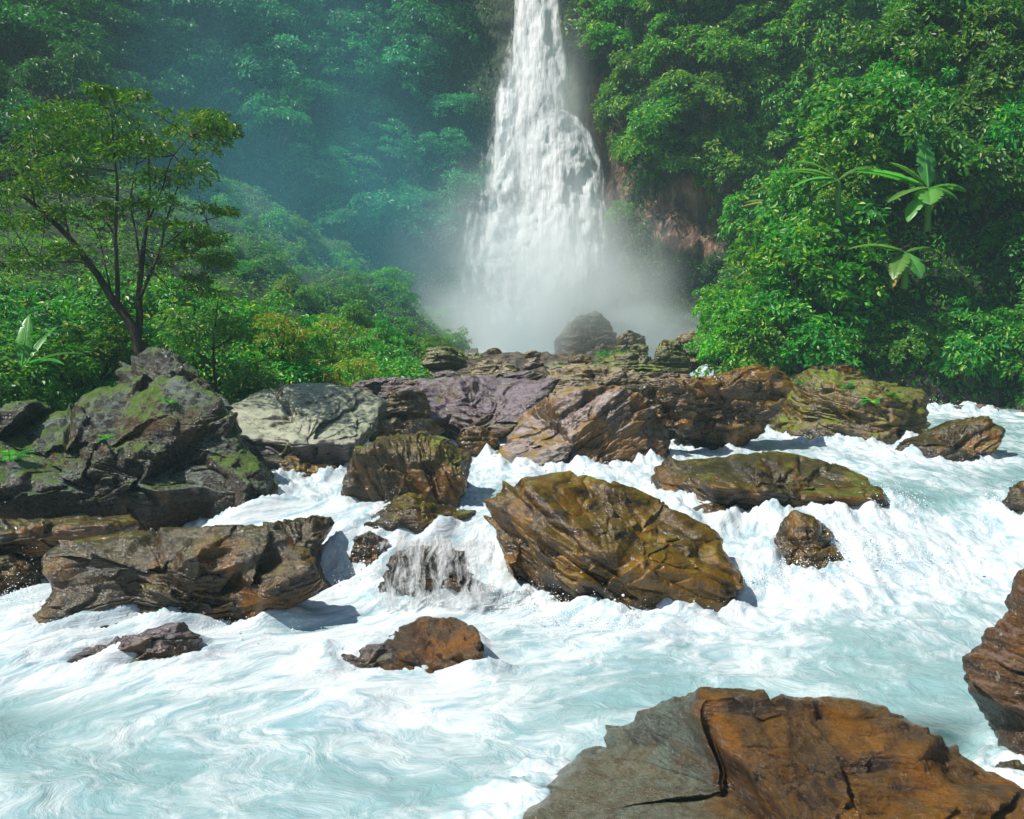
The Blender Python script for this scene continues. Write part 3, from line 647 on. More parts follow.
# nearness to rocks, rasterised
gx0, gy0, cell = -32., 2., .1
GWd, GHt = 640, 640
ras = np.zeros((GHt, GWd), np.float32)
for pts in ROCKPTS:
    if len(pts) == 0: continue
    ix = ((pts[:, 0] - gx0) / cell).astype(int); iy = ((pts[:, 1] - gy0) / cell).astype(int)
    ok = (ix >= 0) & (ix < GWd) & (iy >= 0) & (iy < GHt); ras[iy[ok], ix[ok]] = 1
def blur(a, k):
    ker = np.ones(k) / k
    a = np.apply_along_axis(lambda v: np.convolve(v, ker, 'same'), 0, a)
    return np.apply_along_axis(lambda v: np.convolve(v, ker, 'same'), 1, a)
near = np.clip(blur(blur(ras, 5), 5) * 4, 0, 1)
sh = np.roll(ras, -8, 0); wake = np.clip(blur(blur(sh, 13), 9) * 5, 0, 1)
def samp(a, X, Y):
    fx = np.clip((X - gx0) / cell, 0, GWd - 1.01); fy = np.clip((Y - gy0) / cell, 0, GHt - 1.01)
    ix, iy = fx.astype(int), fy.astype(int); u, v = fx - ix, fy - iy
    return (a[iy, ix] * (1 - u) + a[iy, ix + 1] * u) * (1 - v) + (a[iy + 1, ix] * (1 - u) + a[iy + 1, ix + 1] * u) * v
nr, wk = samp(near, WX, WY), samp(wake, WX, WY)
slp = np.clip((wlevel(WX, WY + .25) - wlevel(WX, WY - .25)) / .5, 0, 3)
down = np.zeros_like(slp)
for k_, wt in ((.4, 1), (.9, .9), (1.5, .8), (2.3, .6), (3.2, .45)):         # foam carried below every drop
    down = np.maximum(down, wt * np.clip((wlevel(WX, WY + k_ + .3) - wlevel(WX, WY + k_ - .3)) / .6, 0, 1))
Pw = np.stack([WX, WY, np.zeros_like(WX)], -1).reshape(-1, 3)
big = fbm(Pw * [.35, .28, 1], 3, 71).reshape(WX.shape)
# flow comes down and swings left in the lower pool
ang = np.interp(WY, [4, 10, 15, 18], [.75, .6, .2, .0]) * sstep(8, -6, WX)
fu = WX * np.cos(ang) + WY * np.sin(ang); fv = -WX * np.sin(ang) + WY * np.cos(ang)
low = WY < 15
foam = .55 + .55 * np.clip(slp * 3, 0, 1) + .45 * down + .35 * wk + .3 * nr + .25 * big
foam -= .36 * sstep(13.5, 8.5, WY) * sstep(1.0, -6.5, WX)                      # greener pool lower left
foam -= (.6 + .8 * big) * np.exp(-((WX + 5.9) / .9) ** 2 - ((WY - 10.1) / .6) ** 2)
foam -= .95 * np.exp(-((WX - 4.3) / 1.1) ** 2 - ((WY - 9.5) / .9) ** 2)      # eddy behind the corner boulder
foam -= .35 * np.exp(-((WX - 6.2) / 1.6) ** 2 - ((WY - 11.5) / 1.5) ** 2)
foam -= .70 * np.exp(-((WX - 7.6) / 1.7) ** 2 - ((WY - 19.0) / 1.3) ** 2)      # glassy lip of the chute
foam -= .35 * np.exp(-((WX - 10.5) / 2.5) ** 2 - ((WY - 21.5) / 1.5) ** 2)
foam -= .25 * sstep(21, 30, WY) * (WX > 5)
turb = .25 + .9 * np.clip(foam, 0, 1)
Pf = np.stack([fu, fv, np.zeros_like(fu)], -1).reshape(-1, 3)
h1 = fbm(Pf * [.9, .7, 1], 3, 73, ridged=True).reshape(WX.shape); h2 = 1.3 * fbm(Pf * [3.2, 1.7, 1], 4, 77, .58).reshape(WX.shape)
h3 = fbm(Pf * [11, 8, 1], 3, 79, .6).reshape(WX.shape)
WZ = W0 + turb * (.13 * h1 + .045 * h2 + .008 * h3) + .17 * nr * np.clip(h2 + .5, 0, 1.5) + .06 * big
# V shaped tongue of the chute
WZ += .25 * np.exp(-((WY - 17.6) / 1.2) ** 2) * (np.abs(((WX - 8.2) / 1.8)) - .6).clip(-.6, .5) * np.exp(-((WX - 8.2) / 3) ** 2)
river = add('river', mesh_np('river', np.stack([WX, WY, WZ], -1).reshape(-1, 3), gridF(NX, NY), [M_WATER],
            attrs={'foam': foam.ravel(), 'flow': np.stack([fu * 1.35, fv * .50, WZ * 1.0], -1).reshape(-1, 3)}), kind='structure')

# ------------------------------------------------------------------ droplets thrown up by the rapids
ico_v = []
gph = (1 + 5 ** .5) / 2
ico_v = np.array([(-1, gph, 0), (1, gph, 0), (-1, -gph, 0), (1, -gph, 0), (0, -1, gph), (0, 1, gph), (0, -1, -gph), (0, 1, -gph), (gph, 0, -1), (gph, 0, 1), (-gph, 0, -1), (-gph, 0, 1)]) / 1.902
ico_f = np.array([(0, 11, 5), (0, 5, 1), (0, 1, 7), (0, 7, 10), (0, 10, 11), (1, 5, 9), (5, 11, 4), (11, 10, 2), (10, 7, 6), (7, 1, 8), (3, 9, 4), (3, 4, 2), (3, 2, 6), (3, 6, 8), (3, 8, 9), (4, 9, 5), (2, 4, 11), (6, 2, 10), (8, 6, 7), (9, 8, 1)])
t = NT('spray_drops'); d = t.N('ShaderNodeBsdfPrincipled', i_Roughness=.3); d.inputs['Base Color'].default_value = (.92, .96, .97, 1); t.link(d.outputs[0], t.out.inputs[0]); M_DROP = t.m
rng = np.random.default_rng(9); sites = []
for (px, py, dpx, up, cnt) in [(232, 634, 46, .16, 350), (336, 585, 20, .3, 300), (370, 560, 22, .4, 500), (430, 590, 40, .6, 1500), (520, 606, 30, .35, 500), (590, 622, 60, .30, 700), (665, 608, 30, .35, 700),
                              (740, 585, 22, .25, 400), (850, 552, 30, .45, 900), (880, 505, 30, .35, 700), (800, 575, 40, .3, 400), (350, 660, 30, .2, 300), (30, 610, 26, .5, 700), (1010, 510, 20, .4, 400),
                              (740, 440, 20, .5, 500), (930, 410, 20, .3, 300), (480, 480, 30, .2, 200), (900, 560, 70, .35, 500), (160, 650, 60, .15, 300), (600, 470, 50, .2, 200)]:
    Yw = hitwater(px, py); c = at(px, py, Yw); w = dpx / FPX * Yw
    cnt = int(cnt * 1.8)
    n_ = rng.normal(size=(cnt, 3)) * [w * .7, w * .45, 0]; z = rng.exponential(size=cnt) * up * .30
    p = c + n_; p[:, 2] = wlevel(p[:, 0], p[:, 1]) + z
    sites.append(np.column_stack([p, np.exp(rng.normal(size=cnt) * .5) * .0030 * np.clip(Yw / 12, .8, 2)]))
S = np.concatenate(sites)
st = rng.uniform(.7, 1.6, (len(S), 3))
DV = (S[:, None, :3] + ico_v[None] * S[:, None, 3:4] * st[:, None, :]).reshape(-1, 3)
DF = (ico_f[None] + (np.arange(len(S)) * 12)[:, None, None]).reshape(-1, 3)
add('spray_droplets', mesh_np('spray_droplets', DV, DF, [M_DROP]), kind='stuff', label='white droplets thrown up where the rapids strike the boulders', category='spray')

# ------------------------------------------------------------------ sheets of falling water
LEAN = .30
def sheet(name, rows, Y, mat, core, nu=60, nv=160, bulge=.8, seed=0, lump=.5, parent=None, ybot=None, props=None):
    """rows: (py, left px, right px); core(u, t) gives body weight"""
    rows = np.array(rows, float); py = np.linspace(rows[0, 0], rows[-1, 0], nv)
    l = np.interp(py, rows[:, 0], rows[:, 1]); r = np.interp(py, rows[:, 0], rows[:, 2])
    V = []; UV = []; Cc = []
    for j in range(nv):
        tq = j / (nv - 1); Yr = Y if ybot is None else Y + (ybot - Y) * tq
        u = np.linspace(0, 1, nu)
        for q in u:
            y_ = Yr - bulge * math.sin(q * math.pi); P = at(l[j] + (r[j] - l[j]) * q, py[j], y_ + LEAN * (at(540, py[j], 77)[2] - 22))
            V.append(P); UV.append((P[0], seed, P[2])); Cc.append(core(q, tq) - 1.6 * max(0, (tq - .8) / .2) ** 1.5 - (1.3 * max(0, 1 - tq / .22) if seed in (5, 6, 8) else 0))
    V = np.array(V); UV = np.array(UV)
    V[:, 1] += 1.5 * lump * fbm(V * [.8, .3, .38] + seed, 4, seed)
    V[:, 0] += lump * .3 * fbm(V * [.6, .3, .3] + seed + 9, 3, seed)
    o = add(name, mesh_np(name, V, gridF(nu, nv), [mat], attrs={'uvw': UV, 'core': np.array(Cc)}), parent)
    for k_, v_ in (props or {}).items(): o[k_] = v_
    return o
MF1 = mat_fall('falling_water', 1.0, 1.6, .14); MF2 = mat_fall('falling_veil', .75, 1.1, .22)
edge = lambda q, w=.16: min(1, q / w) * min(1, (1 - q) / w)
fall = bpy.data.objects.new('waterfall', None); COL.objects.link(fall); fall.location = (2.5, 78, 4); fall['kind'] = 'structure'
def fs(name, rows, Y, mat, core, **kw):
    o = sheet(name, rows, Y, mat, core, **kw); o.parent = fall; o.matrix_parent_inverse = Matrix.Translation(-fall.location); return o
fs('water_sheet', [(-130, 508, 560), (-30, 514, 556), (20, 514, 560), (50, 505, 566), (100, 494, 572), (160, 480, 592), (240, 462, 606), (345, 455, 612)], 77.4, MF2,
   lambda q, t_: .25 + .75 * edge(q, .2) - .15 * t_, seed=3, lump=.9)
fs('water_sheet', [(-130, 510, 556), (0, 514, 556), (45, 513, 562), (70, 512, 568), (110, 511, 570), (150, 507, 574), (210, 502, 585)], 76.6, MF1,
   lambda q, t_: .5 + .8 * edge(q, .25) - .9 * max(0, t_ - .7) / .3 * .8, seed=4)
fs('water_sheet', [(55, 496, 520), (100, 493, 522), (150, 488, 524), (215, 478, 530)], 76.9, MF1,
   lambda q, t_: -.15 + .85 * edge(q, .4) + .25 * min(1, t_ * 5) - .7 * max(0, t_ - .6), seed=5)
fs('water_sheet', [(104, 536, 560), (112, 526, 580), (130, 522, 592), (165, 520, 603), (210, 518, 606), (300, 500, 611)], 75.4, MF1,
   lambda q, t_: .35 + 1.25 * edge(q, .3) - .8 * max(0, t_ - .5), seed=6, bulge=1.4)
fs('water_sheet', [(110, 556, 566), (118, 566, 582), (135, 580, 594), (160, 592, 602), (172, 596, 606)], 74.9, MF1,
   lambda q, t_: -.1 + .9 * edge(q, .4) - .5 * max(0, t_ - .7), seed=7, bulge=.3, nu=20, lump=.3)
fs('water_sheet', [(180, 470, 606), (240, 462, 607), (350, 450, 614)], 75.8, MF2,
   lambda q, t_: .35 + .5 * edge(q, .3) - .2 * t_, seed=8, lump=.9)
fs('water_sheet', [(-130, 536, 556), (40, 550, 566), (80, 556, 572), (98, 558, 573)], 76.0, MF1,
   lambda q, t_: .05 + .8 * edge(q, .4), seed=9, bulge=.3, nu=16, lump=.3)

# the veil of the small cascade, broken white strings over the dark rock
MC = mat_fall('cascade_water', 1.0, 5.0, 1.8, .3, 3.2)
def veil(pxl, pxr, pyt, pyb, seed, w, out=.55):
    Yt, Yb = 15.2, 14.2; nu, nv = 90, 70; V = []; UV = []; Cc = []
    for j in range(nv):
        q_ = j / (nv - 1); sag = q_ ** 1.6
        for i in range(nu):
            u = i / (nu - 1); l = pxl - 10 * q_; r = pxr + 14 * q_
            Y = Yt + (Yb - Yt) * min(1, q_ ** .6); P = at(l + (r - l) * u, pyt + (pyb - pyt) * q_, Y - out * .3 * math.sin(u * 3.14))
            V.append(P); UV.append((P[0], 0, P[2])); Cc.append(w(u, q_))
    V = np.array(V); V += .05 * np.stack([fbm(V * 4 + 5, 3, seed), fbm(V * 4, 4, seed + 1), fbm(V * 4 + 9, 3, seed + 2)], 1)
    return mesh_np('water_veil', V, gridF(nu, nv), [MC], attrs={'uvw': np.array(UV), 'core': np.array(Cc)})
add('small_cascade', veil(378, 492, 532, 612, 22, lambda u, q: .14 + .35 * edge(u, .2) - 2.5 * max(0, q - .85) - 10 * max(0, .14 - q) + .5 * max(0, u - .65) + .6 * max(0, .3 - q) * 3.3, out=.5), kind='structure')

# ------------------------------------------------------------------ foliage
def unit(a): return a / (np.linalg.norm(a, axis=-1, keepdims=True) + 1e-9)
def leaves(P, Dr, Nn, L, wid=.42, fold=.12, droop=.15):
    """oval folded leaves: base P, direction Dr, normal Nn, length L"""
    Dr = unit(Dr); S = unit(np.cross(Nn, Dr)); Nn = unit(np.cross(Dr, S)); L = L[:, None]
    def pt(a, s, h): return P + Dr * (a * L) + S * (s * L) + Nn * (h * L)
    w = wid / 2
    V = np.stack([pt(0, 0, 0), pt(.30, w * .9, fold), pt(.72, w * .75, fold * .7 - droop * .5), pt(1, 0, -droop), pt(.72, -w * .75, fold * .7 - droop * .5), pt(.30, -w * .9, fold)], 1).reshape(-1, 3)
    o = (np.arange(len(P)) * 6)[:, None]
    return V, np.concatenate([o + [0, 3, 2, 1], o + [0, 5, 4, 3]]).astype(int)
def clump_leaves(C, Nrm, rad, per, L, rng, flat=.45, droop=.25, up=.8, wid=.42):
    """each clump is a shallow dome of leaves at C facing Nrm"""
    n = len(C); k = n * per; ci = np.repeat(np.arange(n), per)
    ax = unit(Nrm * .7 + np.array([0, 0, up]))[ci]
    v = rng.normal(size=(k, 3)); v -= (v * ax).sum(1)[:, None] * ax; v = unit(v)
    rr = np.sqrt(rng.uniform(0, 1, k)); rd = (rad if np.ndim(rad) == 0 else rad[ci])
    P = C[ci] + v * (rr * rd)[:, None] + ax * ((.35 - rr ** 2 * flat) * rd + rng.normal(size=k) * .12 * rd)[:, None]
    Dr = v + rng.normal(size=(k, 3)) * .55 + np.array([0, 0, -droop])
    Nn = ax + rng.normal(size=(k, 3)) * .45 + v * .3
    return leaves(P, Dr, Nn, L * rng.uniform(.6, 1.3, k), wid=wid)
def crown_mesh(name, R_, nclump, per, L, mats, seed, flat=.9, rc=.3, lower=-.3, holes=.3, limbs=True, up=.8, wid=.42, lump=.35, droop=.25):
    rng = np.random.default_rng(seed)
    v = unit(rng.normal(size=(nclump * 3, 3))); v = v[v[:, 2] > lower]
    keep = fbm(v * 1.9 + seed * 3.1, 2, seed) > (-1 + holes * 1.6 - .15); v = v[keep][:nclump]
    r = (1 + lump * fbm(v * 1.6 + seed, 2, seed + 1) * 1.6) * rng.uniform(.62, 1.03, len(v))
    C = v * r[:, None] * R_ * np.array([1, 1, flat])
    V, F = clump_leaves(C, v, R_ * rc * rng.uniform(.6, 1.35, len(C)), per, L, rng, up=up, wid=wid, droop=droop)
    mi = np.zeros(len(F), int)
    if limbs:
        parts = []
        base = np.array([0, 0, -R_ * flat * .85])
        for c in C[::max(1, len(C) // 16)]:
            mid = base * .45 + c * .5 + rng.normal(size=3) * R_ * .08
            s_ = np.linspace(0, 1, 7)[:, None]; pts = (1 - s_) ** 2 * base + 2 * s_ * (1 - s_) * mid + s_ ** 2 * c
            parts.append(tube(pts, np.linspace(R_ * .028, R_ * .006, 7), 5))
        tv, tf = join(parts); F = np.concatenate([F, tf + len(V)]); V = np.concatenate([V, tv]); mi = np.concatenate([mi, np.ones(len(tf), int)])
    return mesh_np(name, V, F, mats, smooth=False, midx=mi)
BARK = mat_bark('bark', (.030, .020, .014), (.085, .062, .045)); BARKD = mat_bark('dark_bark', (.016, .010, .007), (.05, .032, .022))
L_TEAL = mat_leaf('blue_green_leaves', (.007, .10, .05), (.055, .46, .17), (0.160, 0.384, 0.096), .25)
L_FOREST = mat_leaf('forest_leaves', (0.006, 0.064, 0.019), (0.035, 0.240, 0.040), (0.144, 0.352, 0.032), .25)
L_BRIGHT = mat_leaf('bright_leaves', (.022, .15, .010), (.14, .45, .022), (.42, .50, .04), .45)
L_RIGHT = mat_leaf('bank_leaves', (.012, .11, .010), (.085, .36, .025), (.33, .44, .03), .4)
L_OLIVE = mat_leaf('olive_leaves', (.022, .10, .010), (.085, .26, .022), (.50, .36, .02), .18)
L_SHRUB = mat_leaf('shrub_leaves', (0.019, 0.160, 0.019), (0.096, 0.432, 0.048), (0.480, 0.500, 0.048), .4)
L_RED = mat_leaf('ruddy_leaves', (0.080, 0.224, 0.016), (0.272, 0.448, 0.032), (0.500, 0.192, 0.064), .7)
L_GRASS = mat_leaf('grass_blades', (.06, .24, .015), (.20, .52, .035), (.36, .50, .08), .3, trans=.3, scale=.25)
L_BAN = mat_leaf('banana_leaf', (.05, .22, .03), (.20, .48, .10), (.40, .45, .10), .15, trans=.45, rough=.35)
L_DRY = mat_leaf('dry_leaf', (.30, .17, .03), (.50, .33, .08), None, 0, trans=.3)

def far_protos(tag_, mat, n, seed, **kw):
    return [crown_mesh(tag_, 1.0, kw.get('nc', 60), kw.get('per', 70), kw.get('L', .10), [mat, BARK], seed + i, flat=kw.get('flat', .85) * (1 + .15 * ((i * 37) % 5 - 2) / 2),
                       rc=kw.get('rc', .27), lump=kw.get('lump', .5), holes=kw.get('holes', .38), lower=kw.get('lower', -.35), up=kw.get('up', .9), wid=kw.get('wid', .5)) for i in range(n)]
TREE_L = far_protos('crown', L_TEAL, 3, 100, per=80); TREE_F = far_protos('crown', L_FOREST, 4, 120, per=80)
SHR_C = far_protos('cliff_shrub', L_BRIGHT, 4, 140, nc=44, per=50, L=.16, rc=.32)
SHR_R = far_protos('bank_shrub', L_RIGHT, 5, 160, nc=80, per=50, L=.13, rc=.24, lower=-.6, lump=.6, wid=.5)
SHR_B = far_protos('bank_shrub', L_BRIGHT, 3, 180, nc=75, per=50, L=.125, rc=.24, lower=-.5, lump=.6, wid=.5)
SHR_N = far_protos('shrub', L_SHRUB, 4, 200, nc=60, per=45, L=.14, rc=.26, lower=-.3, lump=.6)
SHR_Y = far_protos('shrub', L_RED, 2, 220, nc=50, per=50, L=.10, rc=.24, lump=.6)
SHR_D = far_protos('shrub', L_FOREST, 3, 240, nc=60, per=55, L=.11, rc=.26, lump=.6)

rng = np.random.default_rng(77); random.seed(3)
def inst(name, me, loc, s, sz=None, parent=None, tilt=.15):
    o = bpy.data.objects.new(name, me); COL.objects.link(o)
    o.location = loc; o.rotation_euler = (rng.normal() * tilt, rng.normal() * tilt, rng.uniform(0, 6.28))
    o.scale = (s * rng.uniform(.85, 1.15), s * rng.uniform(.85, 1.15), (sz or s) * rng.uniform(.85, 1.15))
    if parent: o.parent = parent
    return o
def trunk_mesh(seed):
    r_ = np.random.default_rng(seed); s_ = np.linspace(0, 1, 8)
    pts = np.stack([.10 * np.cumsum(r_.normal(size=8)) * .35, .10 * np.cumsum(r_.normal(size=8)) * .35, s_], 1); pts[0, :2] = 0
    V, F = tube(pts, .055 * (1 - .55 * s_), 8); return mesh_np('trunk', V, F, [BARK])
TRK = [trunk_mesh(i) for i in range(4)]
def tree(loc, r, h, cme, label, group, cat='tree'):
    t_ = bpy.data.objects.new('tree', None); COL.objects.link(t_); t_.location = loc
    t_['label'] = label; t_['category'] = cat; t_['group'] = group
    tk = bpy.data.objects.new('trunk', TRK[rng.integers(4)]); COL.objects.link(tk); tk.parent = t_; tk.scale = (h * 1.0, h * 1.0, h)
    inst('crown', cme, (0, 0, h), r, r * .9, t_); return t_
def spots(x0, x1, y0, y1, dx, dy, jit=.35, inside=None):
    out = []; k = 0; y = y0
    while y <= y1:
        x = x0 + (dx / 2 if k % 2 else 0); row = []
        while x <= x1:
            px, py = x + rng.uniform(-jit, jit) * dx, y + rng.uniform(-jit, jit) * dy
            if inside is None or inside(px, py):
                p, n = hit(px, py)
                if p is not None: row.append((px, py, p, n))
            x += dx
        out.append(row); y += dy; k += 1
    return out
ORD = ['first', 'second', 'third', 'fourth', 'fifth', 'sixth', 'seventh', 'eighth', 'ninth', 'tenth', 'eleventh', 'twelfth', 'thirteenth', 'fourteenth', 'fifteenth', 'sixteenth', 'seventeenth', 'eighteenth']
def tiers(n): return [('top' if k == 0 else 'lowest' if k == n - 1 else ORD[k] + ' highest') for k in range(n)]

# forest on the misty left wall
def line_left(px): return np.interp(px, [-200, 100, 200, 300, 430, 500], [200, 190, 185, 235, 315, 350])
rows = spots(-150, 505, -50, 300, 56, 42, inside=lambda x, y: y < line_left(x) - 8 and x < 470 + 0 * y)
tn = tiers(len(rows))
for k, row in enumerate(rows):
    row.sort(key=lambda q: -q[0])
    for j, (px, py, p, n) in enumerate(row):
        r = rng.uniform(2.2, 3.9) * (p[1] / 70 if p[1] < 70 else 1); h = r * rng.uniform(.7, 1.2)
        if px > 430: r *= .7
        base = p + n * .3 - np.array([0, 0, h * .7])
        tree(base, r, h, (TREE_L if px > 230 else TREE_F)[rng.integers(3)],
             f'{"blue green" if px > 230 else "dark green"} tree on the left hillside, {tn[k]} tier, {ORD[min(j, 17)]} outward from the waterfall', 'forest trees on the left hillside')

# low shrubs on the grassy slope
rows = spots(215, 500, 196, 348, 30, 19, inside=lambda x, y: y > line_left(x) - 6 and y < line_left(x) + 75 and x < 500 - (y < 250) * 40)
tn = tiers(len(rows))
for k, row in enumerate(rows):
    row.sort(key=lambda q: -q[0])
    for j, (px, py, p, n) in enumerate(row):
        if p[1] < 38: continue
        r = rng.uniform(.45, 1.25) * p[1] / 60
        o = inst('slope_shrub', (SHR_C if rng.uniform() < .5 else SHR_N)[rng.integers(3)], p + [0, 0, .3 * r], r)
        o['label'] = f'low shrub on the left grassy slope, {tn[k]} row, {ORD[min(j, 17)]} outward from the waterfall'; o['category'] = 'shrub'; o['group'] = 'low shrubs on the left slope'

# shrubs on the right cliff
def bare_(px, py): return (643 < px < 728 and 186 < py < 262) or (578 < px < 622 and 60 < py < 180) or (600 < px < 660 and 150 < py < 240 and rng.uniform() < .7)
rows = spots(572, 850, -50, 232, 30, 25, inside=lambda x, y: not bare_(x, y) and x > 580 + 0 * y)
tn = tiers(len(rows))
for k, row in enumerate(rows):
    row.sort(key=lambda q: q[0])
    for j, (px, py, p, n) in enumerate(row):
        r = rng.uniform(1.0, 2.1) * p[1] / 68
        o = inst('cliff_shrub', SHR_C[rng.integers(4)], p + n * .5 * r, r, tilt=.25)
        o['label'] = f'bright green shrub on the right cliff, {tn[k]} row, {ORD[min(j, 17)]} from the waterfall'; o['category'] = 'shrub'; o['group'] = 'shrubs clinging to the right cliff'

# leafy right bank
def right_edge(py): return np.interp(py, [-100, 0, 60, 130, 240, 300, 372], [800, 812, 806, 800, 728, 706, 690])
rows = spots(680, 1180, -60, 372, 50, 38, inside=lambda x, y: x > right_edge(y) + 9)
tn = tiers(len(rows))
BANK = []
for k, row in enumerate(rows):
    row.sort(key=lambda q: q[0])
    for j, (px, py, p, n) in enumerate(row):
        shade = (865 < px < 1010 and 215 < py < 330)
        r = rng.uniform(1.1, 2.0) * np.clip(p[1] / 38, .8, 1.5) * (.8 if py > 320 else 1)
        low_ = px < 880 - (py - 240) * .3 and py > 170
        me = (SHR_B if (low_ and rng.uniform() < .6) else SHR_R)
        me = me[rng.integers(len(me))]
        if shade: continue
        o = inst('bank_shrub', me, p + n * .35 * r, r, tilt=.3)
        o['label'] = f'leafy green bush on the steep right bank, {tn[k]} row, {ORD[min(j, 17)]} from the cliff side'; o['category'] = 'bush'; o['group'] = 'bushes covering the right bank'

for j, (px, py, Y, r) in enumerate([(722, 352, 37, 1.1), (734, 326, 38.5, 1.3), (742, 356, 36.5, 1.2), (762, 350, 37, 1.3), (728, 306, 41, 1.1), (792, 352, 37, 1.2), (824, 350, 37.5, 1.2)]):
    o = inst('bank_shrub', SHR_B[j % 3], at(px, py, Y), r); o['label'] = f'bright bush low on the right bank, {ORD[j]} of those just above the boulders'
    o['category'] = 'bush'; o['group'] = 'bushes covering the right bank'

# shrubs along the left bank, in front of the tree line
ROWN = ['front row at the rocks', 'second row', 'third row', 'back row']
spec = [(0, [(-95, 372, 22), (-40, 380, 21.5), (18, 378, 21), (58, 368, 22.5), (95, 360, 24), (232, 368, 24), (262, 376, 23.5), (300, 372, 25.5), (340, 372, 27), (378, 368, 29), (402, 362, 31)], 1.0),
        (1, [(-70, 345, 26), (-10, 345, 25), (40, 338, 25.5), (86, 335, 26.5), (186, 345, 27), (218, 340, 27), (252, 340, 27), (288, 345, 29), (322, 345, 30), (352, 345, 32), (392, 347, 35), (414, 342, 38)], 1.2),
        (2, [(-60, 315, 30), (0, 322, 30), (60, 315, 30), (110, 320, 30.5), (170, 315, 31), (210, 308, 32), (250, 312, 33), (290, 320, 35), (330, 322, 37), (370, 330, 40)], 1.3),
        (3, [(-80, 285, 36), (-10, 290, 36), (50, 290, 36), (110, 290, 37), (165, 290, 38), (215, 283, 38), (260, 300, 40)], 1.6)]
for k, lst, rs in spec:
    for j, (px, py, Y) in enumerate(lst):
        X = (px - CX) / FPX * Y; z = ground_z(X, Y); r = rs * rng.uniform(.75, 1.15)
        yel = 300 < px < 370 and k in (1, 2)
        me = SHR_Y if yel else (SHR_D if (px < 130 and rng.uniform() < .45) or (150 < px < 260 and k == 0) else SHR_N); me = me[rng.integers(len(me))]
        o = inst('shrub', me, (X, Y, z + .45 * r), r, r * .95)
        o['label'] = f'{"ruddy yellow" if yel else "green"} shrub on the left bank, {ROWN[k]}, {ORD[j]} from the left end'; o['category'] = 'shrub'; o['group'] = 'shrubs along the left bank'

# undergrowth and grass spread over the slopes by area
def scatter(name, V, F, count, sel, L, mats, seed, label, per=9, rad=.35, up=.4, droop=.4, wid=.4, pw=1.6, off=.1):
    rng = np.random.default_rng(seed); T = V[F]; c = T.mean(1)
    nn = np.cross(T[:, 1] - T[:, 0], T[:, 3] - T[:, 0]); ar = np.linalg.norm(nn, axis=1); nn = unit(nn)
    tocam = CAM - c; nn = np.where((nn * tocam).sum(1)[:, None] < 0, -nn, nn)
    d = np.linalg.norm(c - CAM, axis=1); px, py = proj(c); fw = c[:, 1] > 4
    ok = fw & (px > -220) & (px < 1240) & (py > -120) & sel(c, px, py)
    w = np.where(ok, ar / d ** pw, 0); w /= w.sum()
    i = rng.choice(len(F), count, p=w); a, b = rng.uniform(size=(2, count, 1))
    P = T[i, 0] * (1 - a) * (1 - b) + T[i, 1] * a * (1 - b) + T[i, 2] * a * b + T[i, 3] * (1 - a) * b + nn[i] * off
    v, f = clump_leaves(P, nn[i], rad * rng.uniform(.6, 1.5, count), per, L, rng, up=up, droop=droop, wid=wid)
    add(name, mesh_np(name, v, f, mats, smooth=False), kind='stuff', label=label, category='undergrowth')
def low_land(c): return c[:, 2] > wlevel(c[:, 0], c[:, 1]) + .25
AV = np.concatenate([TV, CV]); AF = np.concatenate([TF, CF + len(TV)])
iscl = lambda c: np.zeros(len(c), bool)
scatter('undergrowth', TV, TF, 16000, lambda c, px, py: low_land(c) & (px > 600), .20, [L_RIGHT], 1, 'low green undergrowth between the bushes of the right bank', per=8, rad=.45)
scatter('cliff_undergrowth', CV, CF, 15000, lambda c, px, py: (bareV := np.exp(-(((c[:, 0] - 13.3) / 3.4) ** 2 + ((c[:, 2] - 13.8) / 3.2) ** 2)) < .35) & ~((c[:, 0] > -1.5) & (c[:, 0] < 8.6) & (c[:, 1] > 68)), .30, [L_FOREST], 2,
        'dark green creepers and ferns over the cliff and left wall', per=8, rad=.8)
scatter('slope_grass', TV, TF, 17000, lambda c, px, py: low_land(c) & (c[:, 0] < XL(c[:, 1]) - .6) & (c[:, 1] > 33), .26, [L_GRASS], 3, 'green grass and low plants on the left slope', per=8, rad=.4, up=1, wid=.22, droop=-.3)
scatter('bank_undergrowth', TV, TF, 9000, lambda c, px, py: low_land(c) & (px < 560) & (c[:, 1] < 36) & (c[:, 1] > 15), .13, [L_SHRUB], 4, 'small green plants between the shrubs of the left bank', per=8, rad=.25, up=1)

# banana plants
LS = 1.3
def blade(P, az, el, L, wd, rng, bend=1.0, tear=True):
    n = 30; s_ = np.linspace(0, 1, n); e = el - bend * s_ ** 1.5
    dr = np.stack([np.cos(az) * np.cos(e), np.sin(az) * np.cos(e), np.sin(e)], 1); L *= LS; wd *= LS; C = P + np.cumsum(dr, 0) * L / n
    side = np.array([-math.sin(az), math.cos(az), 0]); w = wd * 1.25 * np.sin(np.clip(s_ * 1.02, 0, 1) * math.pi) ** .55 * (1 - .35 * s_)
    V = []; F = []
    for sgn in (1, -1):
        o = len(V)
        for i in range(n):
            jag = (rng.uniform(.5, .8) if rng.uniform() < .25 else rng.uniform(.88, 1)) if tear else 1
            nrm = np.cross(dr[i], side) * sgn; up_ = np.array([0, 0, 1.])
            V += [C[i], C[i] + sgn * side * w[i] * jag * .5 + up_ * w[i] * .16, C[i] + sgn * side * w[i] * jag - up_ * w[i] * .05]
        for i in range(n - 1):
            a, b = o + i * 3, o + (i + 1) * 3
            F += [(a, a + 1, b + 1, b), (a + 1, a + 2, b + 2, b + 1)]
    mv, mf = tube(C, .02 * L * (1.1 - s_), 5)
    F = [tuple(f) for f in F] + [tuple(f + len(V)) for f in mf]
    return np.concatenate([np.array(V), mv]), np.array(F)
